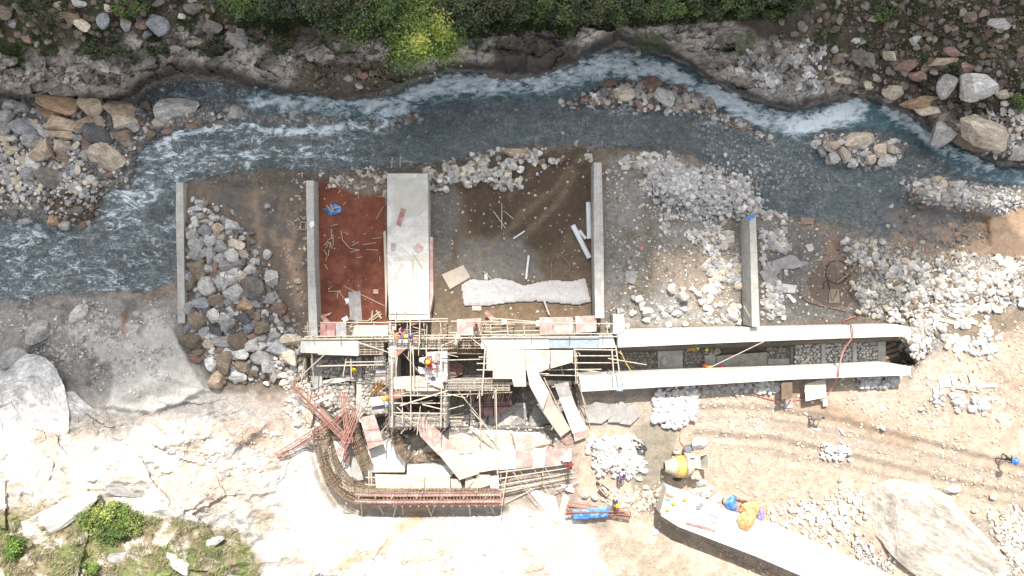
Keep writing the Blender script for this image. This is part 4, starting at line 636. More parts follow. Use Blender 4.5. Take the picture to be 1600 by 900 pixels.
def stirrups(mb, x0, x1, y0, y1, z0, z1, s):
    x = x0
    while x <= x1:
        a, b, c, d = P(x, y0, z0), P(x, y1, z0), P(x, y1, z1), P(x, y0, z1)
        for p, q in ((a, b), (b, c), (c, d), (d, a)): mb.bar(p, q, .018, 4)
        x += s
    for y in np.linspace(y0, y1, 4):
        for z in (z0, z1): mb.bar(P(x0, y, z), P(x1, y, z), .022, 4)
    return mb
for (x0, x1, y0, y1, z0, z1, lb) in ((561, 600, 534, 554, .2, 1.4, 'open rebar cage bay right of the short finished beam'), (652, 752, 528, 544, -.4, 1.2, 'long rebar cage between the shaft and the finished beam'), (696, 797, 594, 611, -.4, 1.3, 'rebar cage of the wall right of the shaft, below the dark pit')):
    t = empty('rebar_cage', P((x0+x1)/2, (y0+y1)/2, z0), lb, 'rebar cage'); stirrups(RB(), x0, x1, y0, y1, z0, z1, 3.2).build('stirrups', STEEL, t)
    mat_flat(RB(), x0, x1, y0, y1, z1+.04, 9, 4, .022).build('top_mat', M('pale_rebar', (.40,.34,.27), .7, .3, 5), t)
    MB().prism([(x0, y0), (x1, y0), (x1, y1), (x0, y1)], z0-.02, z0-1.2).build('concrete_lift', CONCD, t)
t = empty('cast_wall', P(745, 602, 0), 'half-cast grey wall under the rebar right of the shaft', 'wall'); MB().prism([(700,597),(797,597),(797,609),(700,609)], .9, -2.4).build('wall_body', CONCD, t)
# shaft
sh = empty('shaft', P(655, 620, 0), 'square concrete shaft wrapped in rebar at the middle of the works', 'shaft')
for nm, q, z in (('side_wall', [(607,505),(617,505),(617,668),(607,668)], 1.0), ('side_wall', [(690,545),(699,545),(699,668),(690,668)], 1.0), ('front_wall', [(617.2,652),(689.8,652),(689.8,667),(617.2,667)], 1.05), ('cross_wall', [(617.2,606),(689.8,606),(689.8,617),(617.2,617)], .9), ('cross_wall', [(617.2,530),(689.8,530),(689.8,545),(617.2,545)], .9)):
    MB().prism(q, z, -2.6).build(nm, CONC if nm != 'front_wall' else CONCD, sh)
rb = RB()
for (x0, x1, y0, y1) in ((607, 617, 560, 668), (690, 699, 600, 668), (617, 690, 652, 667)):
    n = int(max(x1-x0, y1-y0)/2.4)
    for i in range(n+1):
        for s in (.12, .88):
            if x1-x0 > y1-y0: x = x0+(x1-x0)*i/n; y = y0+(y1-y0)*s
            else: y = y0+(y1-y0)*i/n; x = x0+(x1-x0)*s
            h = 1.6+.6*random.random(); p = P(x, y, 1.0); rb.bar(p, p+Vector((random.uniform(-.1,.1), random.uniform(-.1,.1), h-.6)), .017, 4)
    for z in (1.3, 1.6):
        for s in (.12, .88):
            if x1-x0 > y1-y0: rb.bar(P(x0, y0+(y1-y0)*s, z), P(x1, y0+(y1-y0)*s, z), .017, 4)
            else: rb.bar(P(x0+(x1-x0)*s, y0, z), P(x0+(x1-x0)*s, y1, z), .017, 4)
rb.build('starter_bars', M('pale_rebar', (.4,.34,.27)), sh)
# stone-pitched floors
def pitched(name, rects, z, label, tint, ribs=(), cell=7.5):
    e = empty(name, P(rects[0][0], rects[0][1], z), label, 'paving')
    for (x0, y0, x1, y1, sk) in rects:
        V_ = []; F_ = []; C_ = []; off = 0; y = y0; j = 0
        while y < y1:
            x = x0+(j % 2)*cell*.45
            while x < x1:
                b = VAR2[int(rg.integers(0, 10))]; a = rg.uniform(0, 6.28); s = cell/PX/2*rg.uniform(.92, 1.18); q = b*np.array([1, .8, .45])*s
                q = np.stack([q[:, 0]*math.cos(a)-q[:, 1]*math.sin(a), q[:, 0]*math.sin(a)+q[:, 1]*math.cos(a), q[:, 2]], 1); p = P(x+rg.uniform(-1.3, 1.3), y+rg.uniform(-1.2, 1.2)+sk*(x-x0), z)
                V_.append(q+np.array(p)-np.array(e.location)); F_.append(f2+off); C_.append(np.repeat([np.array(tint)*rg.uniform(.65, 1.3)], len(q), 0)); off += len(q); x += cell*.92
            y += cell*.8; j += 1
        o = np_mesh('stone_pitching', np.concatenate(V_), np.concatenate(F_), ROCKV, np.concatenate(C_)); o.parent = e
        MB().prism([(x0, y0), (x1, y0), (x1, y1), (x0, y1)], z-.06, z-.4).build('mortar_bed', M('mortar_bed', (.19,.18,.165), .9, .2, 3), e)
    for r in ribs: MB().prism(r, z+.12, z-.3).build('concrete_rib', CONC, e)
    return e
pitched('stone_paving', [(504,552,554,590,0),(504,600,554,652,0),(565,556,606,650,0),(492,552,502,600,0)], -1.1, 'irregular stone-pitched floor with pale concrete ribs, left of the shaft', (.34,.32,.28),
        [[(484,552),(503,552),(503,652),(484,640)], [(556,554),(565,554),(565,660),(556,660)], [(504,595),(555,584),(555,592),(504,604)]])
pitched('stone_paving', [(1243,532,1283,574,0),(1291,531,1332,573,0),(1340,530,1372,572,0)], -1.2, 'grey stone-pitched floor panels at the right end of the channel', (.42,.405,.38), [[(1284,530),(1290,530),(1290,576),(1284,576)], [(1333,530),(1339,530),(1339,575),(1333,575)], [(1372,526),(1384,526),(1384,576),(1372,576)]], 5.2)
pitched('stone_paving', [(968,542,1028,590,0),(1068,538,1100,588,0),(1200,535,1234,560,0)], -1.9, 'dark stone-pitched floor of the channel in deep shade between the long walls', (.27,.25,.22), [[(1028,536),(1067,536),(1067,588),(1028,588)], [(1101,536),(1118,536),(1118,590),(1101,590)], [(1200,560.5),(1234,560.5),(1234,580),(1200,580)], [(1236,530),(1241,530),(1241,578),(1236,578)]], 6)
thing1(MB().slab([P(1119,556,-1.75), P(1199,550,-1.75), P(1199,580,-1.8), P(1119,584,-1.8)], .08), 'cement_bed', M('wet_cement', (.30,.295,.26), .8, .3, 2), 'fresh uneven cement bed on the channel floor behind the workers', 'cement')
thing1(MB().slab([P(1032,562,-1.65), P(1038,557,-1.6), P(1043,564,-1.65), P(1037,573,-1.68)], .06), 'slate', M('slate', (.42,.40,.36)), 'pale diamond-shaped stone slab lying alone on the dark channel floor', 'slab')
# bottom-right slab with its pointed end
sb = empty('concrete_slab', P(1200, 845, 0), 'long pale concrete slab with a pointed end running to the bottom right edge', 'slab')
SZ = 1.5; MB().prism([(1042,762),(1062,769),(1120,791),(1200,819),(1300,862),(1440,925),(1440,985),(1310,925),(1180,869),(1060,823),(1033,806),(1036,785)], SZ, -2.0).build('slab_body', M('bright_concrete', (.52,.505,.48), .8, .12, .8, joints=True), sb)
MB().slab([P(1031,800,SZ+.02), P(1041,764,SZ+.02), P(1046,766,SZ+.02), P(1037,804,SZ+.02)], .05).build('end_plank', PLY, sb)
for q in ([(1100,846),(1180,884)], [(1190,889),(1260,918)]): MB().bar(P(q[0][0], q[0][1], -.2), P(q[1][0], q[1][1], -.3), .05, 6).build('side_rail', STEEL, sb)
# pale plinths inside the works
for q, z, lb, m in (([(508,690),(536,682),(550,745),(552,760),(535,752),(520,735)], -.2, 'white fresh-cast plinth inside the curved rebar wall', CONCL), ([(575,705),(606,690),(640,700),(632,738),(578,738)], -.35, 'pale footing slab between the rebar curtains', CONCL),
                    ([(636,726),(706,728),(706,745),(636,745)], .4, 'white cast kerb behind the row of cream boards', CONCL), ([(541,690),(555,690),(568,750),(548,752)], -.4, 'grey footing strip beside the white plinth', CONCD)):
    thing1(MB().prism(q, z, z-1.6), 'footing', m, lb, 'footing')
for (q, lb) in (([(914,642),(930,628),(950,632),(956,650),(940,662),(916,660)], 'left of three pale rock slabs under the lower channel wall'), ([(952,634),(972,628),(985,638),(968,660),(950,660)], 'middle of three pale rock slabs under the lower channel wall'), ([(972,640),(990,630),(1000,650),(985,664),(968,662)], 'right of three pale rock slabs under the lower channel wall')):
    z = float(zat(q[0][0], q[0][1])); thing1(MB().slab([P(a, b, z+.25+.1*(i % 2)) for i, (a, b) in enumerate(q)], .3), 'rock_slab', M('pale_rock', (.26,.25,.235), .9, .2, 2), lb, 'rock slab', 'rock slabs under the channel wall')
# ------------------------------------------------------------------ curved rebar wall and straight formwork
def curtain(path, z0, z1, label, wid=.9, sp=.13, mat=STEEL):
    pts = [Vector((P(a, b, z1).x, P(a, b, z1).y, z0)) for a, b in path]; e = empty('rebar_curtain', pts[len(pts)//2], label, 'rebar'); L_ = [0]
    for a, b in zip(pts[:-1], pts[1:]): L_.append(L_[-1]+(b-a).length)
    def at(s):
        for i in range(len(pts)-1):
            if s <= L_[i+1] or i == len(pts)-2:
                t = (s-L_[i])/(L_[i+1]-L_[i]); d = (pts[i+1]-pts[i]).normalized(); return pts[i].lerp(pts[i+1], t), Vector((-d.y, d.x, 0))
    vb = MB(); hb = MB(); s = 0; prev = None; up = Vector((0, 0, 1))
    while s <= L_[-1]:
        p, n = at(s)
        for o_ in (-wid/2, wid/2):
            q = p+n*o_; vb.bar(q, q+up*(z1-z0)*random.uniform(.92, 1.05)+Vector((random.uniform(-.05, .05), random.uniform(-.05, .05), 0)), .024, 4)
        if int(s/sp) % 2 == 0:
            for z in (.4, 1.0): hb.bar(p-n*wid*.62+up*(z1-z0)*z*.93, p+n*wid*.62+up*(z1-z0)*z*.93, .014, 4)
        if prev:
            for o_ in (-wid/2, -wid/4, 0, wid/4, wid/2):
                for z in ((.3, .55, .8, .95) if abs(o_) > wid/3 else (.93,)): hb.bar(prev[0]+prev[1]*o_+up*(z1-z0)*z, p+n*o_+up*(z1-z0)*z, .024, 4)
        prev = (p, n) if (int(s/sp) % 3 == 0 or prev is None) else prev
        if int(s/sp) % 3 == 0: prev = (p, n)
        s += sp
    vb.add(hb.v, hb.f); vb.build('tied_bars', mat, e); return e
TANR = M('sunlit_tan_rebar', (.23,.165,.11), .7, .3, 5)  # rust-tan bar colour of the curtains and the hanging fringe
curtain([(498,672),(501,700),(508,725),(518,745),(533,763),(552,775),(575,776),(610,777),(700,776.5),(783,775.5)], -.6, 1.62, 'curved double rebar curtain sweeping round the lower left corner and along the front', 1.0, .11, TANR)
curtain([(546,656),(553,690),(564,715),(573,735)], -.6, .9, 'short curved rebar curtain just right of the red steel trusses', .6, .12, TANR)
curtain([(612,670),(622,700),(640,722)], -.6, .9, 'short rebar curtain below the shaft, left of the pink ramp', .5, .12, TANR)
curtain([(640,726),(655,716),(700,712)], -.8, .3, 'low rebar mat under the pink ramp', .4, .2)
fw = empty('formwork_wall', P(690, 782, 0), 'straight pink formwork wall with a slotted top along the bottom of the works', 'formwork')
for (y0, y1, z0) in ((770, 776.5, 1.35), (783, 787, 1.4)): MB().prism([(553, y0), (783, y0-1), (783, y1-1), (555, y1)], z0, -.6 if y0 < 780 else -1.0).build('form_panel', PINK, fw)
tb = MB(); x = 600
while x < 783: tb.beam(P(x, 775, 1.3), P(x, 785, 1.3), .07, .07); x += 5.2
tb.build('spacers', PINKD, fw); wl = MB()
for z, y in ((1.2, 788.6), (.5, 788.6)): wl.beam(P(585, y, z), P(784, y, z), .08, .12)
wl.build('waler', PINKD, fw); MB().prism([(600, 776.7), (783, 775.7), (783, 782.8), (600, 783)], .7, -.5).build('wet_concrete', M('slot_concrete', (.16,.13,.11), .8, .2, 3), fw)
bb = MB(); x = 615
while x < 780: p = P(x, 789.6, 1.2); bb.bar(p, p+Vector((0, -.1, 0)), .05, 8); x += 13
bb.build('tie_plates', CEM, fw)
# ------------------------------------------------------------------ boards, decks, ramps
def deck(label, pieces, z, cat='deck', name='timber_deck', joists=None, mats=None):
    c = pieces[0][0][0]; e = empty(name, P(c[0], c[1], z), label, cat)
    for i, (q, m) in enumerate(pieces): MB().slab([P(a[0], a[1], (a[2] if len(a) > 2 else z)+.012*(i % 3)) for a in q], .04).build('sheet', m, e)
    for a, b in (joists or []): MB().beam(P(a[0], a[1], (a[2] if len(a) > 2 else z)-.10), P(b[0], b[1], (b[2] if len(b) > 2 else z)-.10), .08, .1).build('joist', TWIG, e)
    return e
PLS = M('plank_deck', (.42,.37,.31), .8, .12, 1.2, col2=(.36,.29,.25), spot=.60, wave=2.6); PLP = M('pinkish_plank_deck', (.42,.33,.29), .8, .15, 1.1, col2=(.44,.39,.33), spot=.5, wave=2.2)
deck('big cream plank deck with a stepped edge between the dark pit and the right scaffold', [([(760,545),(821,546),(821,572),(822,604),(803,604),(800,592),(770,592),(770,579),(760,579)], PLS), ([(821.4,546),(860,547),(858,576),(840,583),(821.4,577)], PLP), ([(860.4,547),(896,547),(895,566),(860,576)], PLP)], 1.85,
     joists=[((760,578),(896,562)), ((765,560),(896,555))])
deck('cream plywood ramp running down to the right from the plank deck', [([(822,575),(838,577),(858,612),(848,640),(828,604)], PLY), ([(828,604,1.8),(858,612,1.8),(867,634,1.2),(846,640,1.2)], PLY), ([(846,640,1.2),(867,632,1.2),(892,671,.5),(876,683,.5),(862,664,.8)], PLY)], 1.85, 'ramp', 'plywood_ramp', [((835,590),(880,675,.5)), ((850,590),(888,668,.5))])
deck('white sheet ramp right of the cream plywood ramp', [([(866,601,1.3),(888,597,1.3),(893,620,1.0),(874,622,1.0)], GREYB), ([(874,622,1.0),(893,620,1.0),(917,671,.5),(895,678,.5)], WHT), ([(896,679,.45),(915,672,.45),(917,683,.4),(898,690,.4)], PINK)], 1, 'ramp', 'sheet_ramp', [((872,606,1.2),(898,676,.45)), ((888,604,1.2),(912,670,.45))])
deck('pink and cream ramp descending from the shaft to the white walkway', [([(650,659,1.7),(665,654,1.7),(672,668,1.65),(668,680,1.6),(657,682,1.6)], PINK), ([(657,682,1.6),(676,663,1.62),(713,701,1.5),(700,718,1.45),(684,710,1.5)], PINK), ([(684,708,1.52),(710,702,1.52),(749,740,1.45),(718,750,1.4)], PLY)], 1.5, 'ramp', 'plywood_ramp', [((660,668,1.6),(722,742,1.4)), ((672,664,1.6),(742,742,1.4))])
deck('raised white walkway of boards ending in a pink sheet with a worker on it', [([(705,712),(746,709),(748,738),(706,740)], WHT), ([(746.5,705),(775,702),(779,733),(748.5,738)], WHT), ([(779,706),(805,703),(806,732),(780,734)], WHT), ([(805.5,703),(833,702),(834,729),(806.5,732)], PINK), ([(833,701),(851,701),(851,728),(834,729)], WHT), ([(851.5,702),(893,700),(894,724),(851.5,727)], PINK)], 1.1, 'walkway', 'walkway', [((705,714),(893,705)), ((706,736),(893,722))])
deck('white cutting platform with workers over the shaft, torn lower edge', [([(668,550),(689,549),(690,582),(693,608),(672,600),(664,580)], WHT), ([(653,573),(665,575),(664,585),(655,583)], WHT), ([(664,586),(690,583),(700,584),(696,594),(688,600),(668,598)], WHT)], 2.05, 'platform', 'work_platform')
CREAM = [([(586,741),(640,742),(640,768),(588,767)], 'widest cream plywood sheet at the left of the formwork sheet row', PLY), ([(641,744),(663,744),(663,765),(641,765)], 'pinkish square sheet, second in the formwork sheet row', PLP), ([(665,744),(703,744),(703,767),(665,766)], 'plain cream sheet, third in the formwork sheet row', PLY), ([(704,748),(719,749),(722,764),(705,767)], 'narrow sheet under the tip of the pink ramp', PLP), ([(727,743),(738,743),(738,748),(745,748),(745,766),(727,764)], 'notched cream sheet right of the pink ramp tip', PLY), ([(746,742),(766,742),(766,758),(746,764)], 'cream sheet, last but one at the right of the row', PLY), ([(767,744),(779,743),(779,764),(766,764)], 'whitest small sheet at the right end of the row', WHT)]
for q, lb, m in CREAM: plate(q, 1.0, m, lb, group='plywood sheets behind the straight formwork')
inner = MB(); x = 548
for i, (a, b, c, d) in enumerate([((533,752),(541,758),(545,768),(536,762)), ((541,757),(551,761),(556,771),(546,768)), ((551,761),(566,764),(570,773),(557,772)), ((566,764),(590,765),(590,773),(571,774))]): inner.slab([P(*a, 1.2), P(*b, 1.2), P(*c, 1.2), P(*d, 1.2)], .05)
thing1(inner, 'curved_shutter', PLY, 'curved cream shutter strip inside the bend of the rebar curtain', 'shutter')
for q, z, m, lb in (([(501,504),(523,504),(523,526),(500,526)], 1.7, PINKD, 'blotchy mauve square board at the left end of the scaffold walk'), ([(524,505),(541,504),(541,529),(525,529)], 1.65, GREYB, 'grey-white narrow board right of the mauve square board'), ([(554,508),(606,508),(606,526),(550,526)], 1.7, PLY, 'long peach plywood sheet on the scaffold left of the workers'), ([(501,494),(506,492),(516,503),(506,504)], 1.0, PINKD, 'small dark pink offcut at the bottom left of the red soil bay'),
    ([(714,499),(752,497),(752,522),(714,524)], 1.7, PINK, 'pink sheet that a crouching worker sits on, left of the long timber rail'), ([(757,489),(762,485),(774,497),(768,503)], .6, PINKD, 'small tilted mauve board in front of the left pink sheet'), ([(843,496),(895,495),(895,520),(844,521)], 1.7, PINK, 'wide pink sheet on the scaffold in front of the muddy bay'), ([(899,494),(932,493),(932,518),(900,520)], 1.7, PINK, 'smaller pink sheet next to the wide one, against the thin wall'),
    ([(616,589),(690,585),(690,611),(634,611),(634,598),(616,598)], 1.75, PLP, 'pale pinkish plank deck across the shaft'), ([(614,590),(634,590),(634,608),(615,608)], 1.8, WHT, 'square white box board with two holes at the shaft corner'), ([(585,557),(603,556),(603,572),(584,571)], .2, GREYB, 'grey board hanging over the stone paving beside the shaft'), ([(588,574),(606,570),(612,604),(585,597)], -.2, GREYB, 'big grey-green board leaning on the stone paving'), ([(540,586),(556,584),(556,596),(541,595)], -.8, GREYB, 'small blue-grey board on the diagonal rib'),
    ([(562,652),(585,648),(600,693),(576,702)], .9, PINK, 'tall pink panel with two battens right of the red trusses'), ([(555,630),(563,620),(575,628),(568,639)], .8, GREYB, 'dark grey diamond-tilted panel between truss and zinc sheet'), ([(684,578),(700,584),(697,592),(686,592)], 2.1, WHT, 'white scrap board at the right edge of the cutting platform'),
    ([(671,571),(675,577),(664,580)], 2.15, WFAB, 'folded white scrap lying on the cutting platform'), ([(1258,600),(1290,592),(1291,610),(1257,613)], 0.9, M('mossy_board', (.36,.36,.27), .8, .25, 2), 'stained greenish sheet against the lower channel wall'), ([(1258,611),(1289,606),(1292,620),(1259,627)], .92, WHT, 'bright white sheet next to the stained greenish one'), ([(1286,624),(1292,623),(1294,634),(1286,635)], .4, WHT, 'narrow white offcut below the bright white sheet')):
    plate(q, z, m, lb)
bt = MB()
for a, b in (((571,672),(592,670)), ((573,690),(597,688))): bt.beam(P(*a, .94), P(*b, .94), .06, .05)
thing1(bt, 'battens', PINKD, 'two battens nailed across the tall pink panel', 'battens')
zc = MB(); 
for i in range(14): x0 = 578+i*2.1; zc.slab([P(x0, 621-.5*i*.5, .9+.04*(i % 2)), P(x0+2.1, 621-.5*(i+1)*.5, .9+.04*((i+1) % 2)), P(x0+4, 635-.5*(i+1)*.5, .9+.04*((i+1) % 2)), P(x0+1.9, 635-.5*i*.5, .9+.04*(i % 2))], .015)
thing1(zc, 'zinc_sheet', ZINC, 'blue-white corrugated zinc sheet beside the yellow helmeted worker', 'sheet')
thing1(MB().slab([P(578,637,.5), P(600,632,.5), P(604,640,.5), P(583,646,.5)], .03), 'board', GREYB, 'dull grey board half under the corrugated zinc sheet', 'board')
# loose sheets on the ground
for q, m, lb in (([(544,456),(563,455),(566,502),(547,500)], GREYB, 'tall pale grey board standing out on the red soil'), ([(690,429),(724,414),(735,433),(703,452)], PLY, 'large cream board tilted at the left end of the white sheet'), ([(724,444),(737,436),(741,448),(730,455)], DRK, 'small dark grey board between the cream board and the white sheet'), ([(737,473),(752,472),(752,485),(738,485)], PLY, 'small square cream board just below the white sheet'), ([(978,423),(996,424),(992,445),(977,440)], GREYB, 'small pale square plate alone on the gravel flat'),
    ([(583,452),(591,452),(591,459),(583,459)], M('pinkish_tile', (.42,.28,.20)), 'small pinkish tile on the red soil right of the board'), ([(1000,378),(1008,382),(1003,392),(996,386)], PINKD, 'small red diamond-shaped scrap on the gravel flat'), ([(1199,366),(1213,356),(1222,362),(1238,385),(1228,398),(1212,392),(1200,390)], GREYB, 'large broken pale plate right of the right-hand thin wall'), ([(1206,408),(1236,398),(1244,400),(1250,408),(1262,409),(1262,414),(1240,420),(1222,420),(1212,432),(1206,420)], GREYB, 'second broken plate with a long splinter, below the large one'),
    ([(1186,425),(1200,418),(1214,432),(1218,446),(1198,446)], GREYB, 'third broken grey plate close to the thin wall'), ([(1223,443),(1245,446),(1242,458),(1221,456)], WHT, 'small white sheet with a pink edge among the broken plates'), ([(1228,460),(1234,459),(1245,470),(1240,474)], WHT, 'narrow white strip under the small white sheet'), ([(1295,452),(1311,452),(1312,473),(1295,474)], M('sunk_board', (.25,.20,.15)), 'brown square board lying in the puddle'), ([(1258,383),(1269,380),(1272,390),(1264,394)], M('pinkish_wrapper', (.5,.42,.40)), 'crumpled pinkish white wrapper right of the broken plates'),
    ([(1251,340),(1271,340),(1272,350),(1252,351)], M('brown_plate', (.25,.17,.13)), 'brown rectangular stone plate at the edge of the wet gravel'), ([(820,760),(868,776),(876,812),(868,817),(845,790)], WHT, 'large white triangular sheet at the foot of the pole fan'), ([(880,771),(890,778),(882,800),(876,812),(874,795)], PLY, 'narrow upright cream plank leaning beside the white triangular sheet'), ([(1465,592),(1484,584),(1486,604),(1470,604)], WHT, 'pale square sheet in the scrap pile right of the channel'), ([(1484,582),(1490,584),(1500,604),(1490,606)], WHT, 'long white strip leaning in the scrap pile right of the channel'),
    ([(1224,627),(1238,626),(1240,637),(1225,638)], GREYB, 'small grey-green tray in front of the brown trestle'), ([(1219,606),(1236,600),(1236,622),(1221,626)], M('brown_ply', (.26,.19,.11)), 'brown stained plywood panel beside the lower wall'), ([(832,680),(845,686),(838,700),(830,694)], WHT, 'white tilted board behind the walkway'), ([(626,328),(636,324),(630,350),(620,352)], None, None), ([(878,713),(890,712),(891,722),(879,722)], None, None)):
    if lb: gplate(q, m, lb)
thing1(MB().slab([P(627,325,1.56), P(634,327,1.56), P(626,353,1.56), P(619,350,1.56)], .03), 'board', PINKD, 'narrow purple-pink board lying on the broad pier top', 'board'); thing1(MB().slab([P(653,379,1.55), P(662,387,1.55), P(653,396,1.55), P(645,387,1.55)], .02), 'board', M('faded_mauve', (.38,.28,.27)), 'faded mauve diamond board on the broad pier', 'board')
thing1(MB().slab([P(611,380,1.55), P(618,380,1.55), P(618,391,1.55), P(611,391,1.55)], .02), 'board', GREYB, 'small grey rectangle of board at the left edge of the broad pier', 'board')
plate([(877,713),(891,711),(891,721),(880,722)], 1.75, WHT, 'white tray held beside the worker at the right end of the walkway', 'tray', 'tray')
for q, lb in (([(671,370),(676,370),(677,460),(672,490)], 'long pink formwork panel standing against the right side of the broad pier'), ([(599,362),(603,360),(606,440),(603,498)], 'warped cream formwork panel along the left side of the broad pier')):
    thing1(MB().prism(q, 1.2, -.2), 'form_panel', PINK if 'pink' in lb else PLY, lb, 'formwork panel')
# ------------------------------------------------------------------ poles and scaffolds
def scaffold(label, poles, name='bamboo_scaffold', r=.045, mat=None, part='pole'):
    p0 = poles[0]; e = empty(name, P(p0[0], p0[1], 0), label, 'scaffold')
    for q in poles: MB().bar(P(q[0], q[1], q[2]), P(q[3], q[4], q[5]), (q[6] if len(q) > 6 else r), 6, (q[6] if len(q) > 6 else r)*.8).build(part, mat or BAM, e)
    return e
def up(x, y, z0, z1, r=.045, lean=0): return (x, y, z0, x+(x-800)*(z1-z0)/CH+lean, y+(y-450)*(z1-z0)/CH+lean*.4, z1, r)
A = [(470,530,1.6,965,526,1.75,.06), (476,526,1.7,960,521,1.75), (500,504,1.6,606,504,1.6), (605,503,2.2,700,502,2.2), (705,502,1.7,962,506,1.7), (715,507,1.0,850,506,1.0), (752,512,1.2,845,511,1.2), (476,510,.9,500,509,.9), (474,518,.9,600,517,.9), (700,520,1.3,850,516,1.3), (852,512,1.0,938,510,1.0),
     (765,497,1.2,842,503,1.5), (560,535,1.8,614,553,1.4), (470,588,1.0,508,553,1.8), (750,527,1.6,765,548,1.8), (690,540,1.5,720,528,1.8), (733,526,1.8,758,545,1.9,.035), (607,494,1.9,672,494,1.9), (618,500,1.9,700,498,1.9), (608,488,1.7,668,488,1.7)]
for x in (472, 500, 541, 590, 606, 667, 698, 740, 805, 830, 888, 938, 960): A.append(up(x, 523, .0, 2.4))
for x in (474, 520, 560, 668, 700, 757, 803, 862, 930): A.append(up(x, 505, -.3, 2.2))
for x in range(480, 950, 26): A.append((x, 502, 1.5, x+2, 530, 1.65, .035))
for k in range(30):
    x = 480+random.random()*470; y = 500+random.random()*30; A.append((x, y, 1.3, x+random.uniform(-30, 30), y+random.uniform(-9, 9), 1.75, .026))
scaffold('long low bamboo scaffold along the upper edge of the works', A)
B_ = [(618,480,2.0,619,612,2.0), (641,500,2.3,642,660,2.3), (645,540,2.4,647,600,2.4), (605,545,2.0,700,545,2.0), (610,618,2.3,705,618,2.3), (625,634,2.4,700,610,2.6,.06), (690,540,2.8,689,668,2.8), (612,545,2.6,613,665,2.6), (628,600,2.2,629,660,2.2), (615,630,2.0,700,630,2.0), (615,645,2.0,698,646,2.0), (655,540,2.6,656,500,2.6), (666,540,2.6,667,606,2.6), (630,552,1.2,676,606,1.2,.03), (620,636,2.2,650,665,1.5), (660,632,2.2,692,640,2.2),
      (688,545,.8,760,544,.8), (690,563,.4,760,561,.4), (690,552,.6,758,553,.6), (700,640,.6,725,633,.9), (702,652,-.1,725,652,-.1), (703,658,-.2,722,658,-.2)]
for x, y in ((609,545),(609,600),(609,660),(640,606),(664,606),(690,545),(690,606),(696,664),(640,660),(672,640)): B_.append(up(x, y, -1.5, 2.9, .055))
for k in range(36):
    x = 606+random.random()*96; y = 500+random.random()*165
    if k % 3 == 0: B_.append((x, y, 1.9, x+random.uniform(18, 40), y+random.uniform(-8, 8), 2.1, .028))
    elif k % 3 == 1: B_.append((x, y, 1.8, x+random.uniform(-4, 4), y+random.uniform(16, 34), 2.2, .028))
    else: B_.append((x, y, .2, x+random.uniform(-12, 12), y+random.uniform(-10, 10), 2.6, .03))
scaffold('dense bamboo scaffold wrapped round the square shaft', B_)
C_ = [(896,546,1.9,963,547,1.9), (893,556,1.7,965,556,1.7), (893,567,1.7,965,567,1.7), (855,578,1.2,940,577,1.2), (845,586,1.3,905,587,1.3), (900,545,1.0,903,600,1.0), (898,545,2.4,900,600,2.4), (956,545,2.2,960,598,2.2,.055), (962,540,2.6,970,598,2.6,.055), (950,560,.8,1010,570,.6), (908,578,-.4,958,584,.2,.06), (902,597,2.0,920,645,.0), (836,584,1.7,858,584,1.7), (862,605,.6,872,603,.6), (905,600,1.8,925,680,-.2), (848,588,.5,840,566,.5), (880,585,.5,874,560,.5), (862,672,.7,878,610,1.0,.03)]
for x, y in ((898,546),(958,545),(900,590),(962,590)): C_.append(up(x, y, -1.8, 2.5, .055))
scaffold('open bamboo frame between the plank deck and the channel', C_)
D_ = [up(734, 610, -.8, 2.4, .055), up(749, 612, -.8, 2.4, .055), up(772, 612, -.8, 2.4, .055), (735,612,2.0,737,660,-.6), (749,612,2.0,752,710,.0,.055), (773,612,2.0,774,660,-.6,.055), (775,608,2.0,777,740,1.6), (700,617,1.0,800,613,1.0), (735,640,.3,790,700,.3), (715,610,1.2,760,665,-.4), (758,545,2.0,753,618,2.0,.06), (744,592,1.9,772,591,1.9), (745,578,1.9,762,578,1.9), (745,568,1.9,762,568,1.9), (748,558,1.9,762,558,1.9)]
scaffold('tall bamboo props standing right of the shaft above the rock shelf', D_)
E_ = [(780,738,1.5,893,724,1.2), (780,748,1.4,896,730,.9), (780,758,1.4,897,738,.9), (778,766,1.2,897,746,.7), (800,735,1.4,845,800,0,.035), (830,725,1.3,868,790,0,.035), (812,733,1.3,830,770,0,.035), (850,728,1.2,880,775,0,.035), (785,770,.5,860,752,.7), (790,786,.2,840,760,.5), (795,720,1.6,784,790,1.4), (868,765,.8,905,752,.4)]
for x, y in ((783,735),(784,790),(781,705),(846,728),(790,800)): E_.append(up(x, y, -1.0, 1.9, .05))
scaffold('fan of bamboo poles right of the straight formwork', E_)
F_ = []
for i, x in enumerate((543, 566, 592, 622, 630, 668, 682, 735, 766)): F_.append((x-2, 786, 1.3, x-8+8*(i % 3), 806+5*(i % 2), -.6, .05))
for x in (640, 664, 702, 745): F_.append(up(x, 760, .2, 1.9)); F_.append((x, 742, 1.15, x+1, 772, 1.3, .035))
for x in (560, 586, 612, 650, 690, 724, 758): F_.append((x, 779, 1.5, x+6, 764, 1.25, .03))
F_ += [(571,746,.6,588,746,.6), (571,757,.6,588,758,.6), (576,735,.6,577,768,.6), (580,735,.6,581,768,.6), (728,763,1.4,740,748,1.4)]
scaffold('row of short raking props on both sides of the straight formwork', F_)
L_ = [(495,572,1.0,600,570,1.0,.055), (540,566,1.1,602,565,1.1), (536,588,.9,541,560,1.1), (548,560,1.1,549,590,.9), (487,552,1.3,491,590,.3), (490,590,.6,486,560,1.3), (470,600,.2,476,560,.8), (482,640,.2,485,600,.5)]
scaffold('few crossed bamboo poles over the left stone paving', L_)
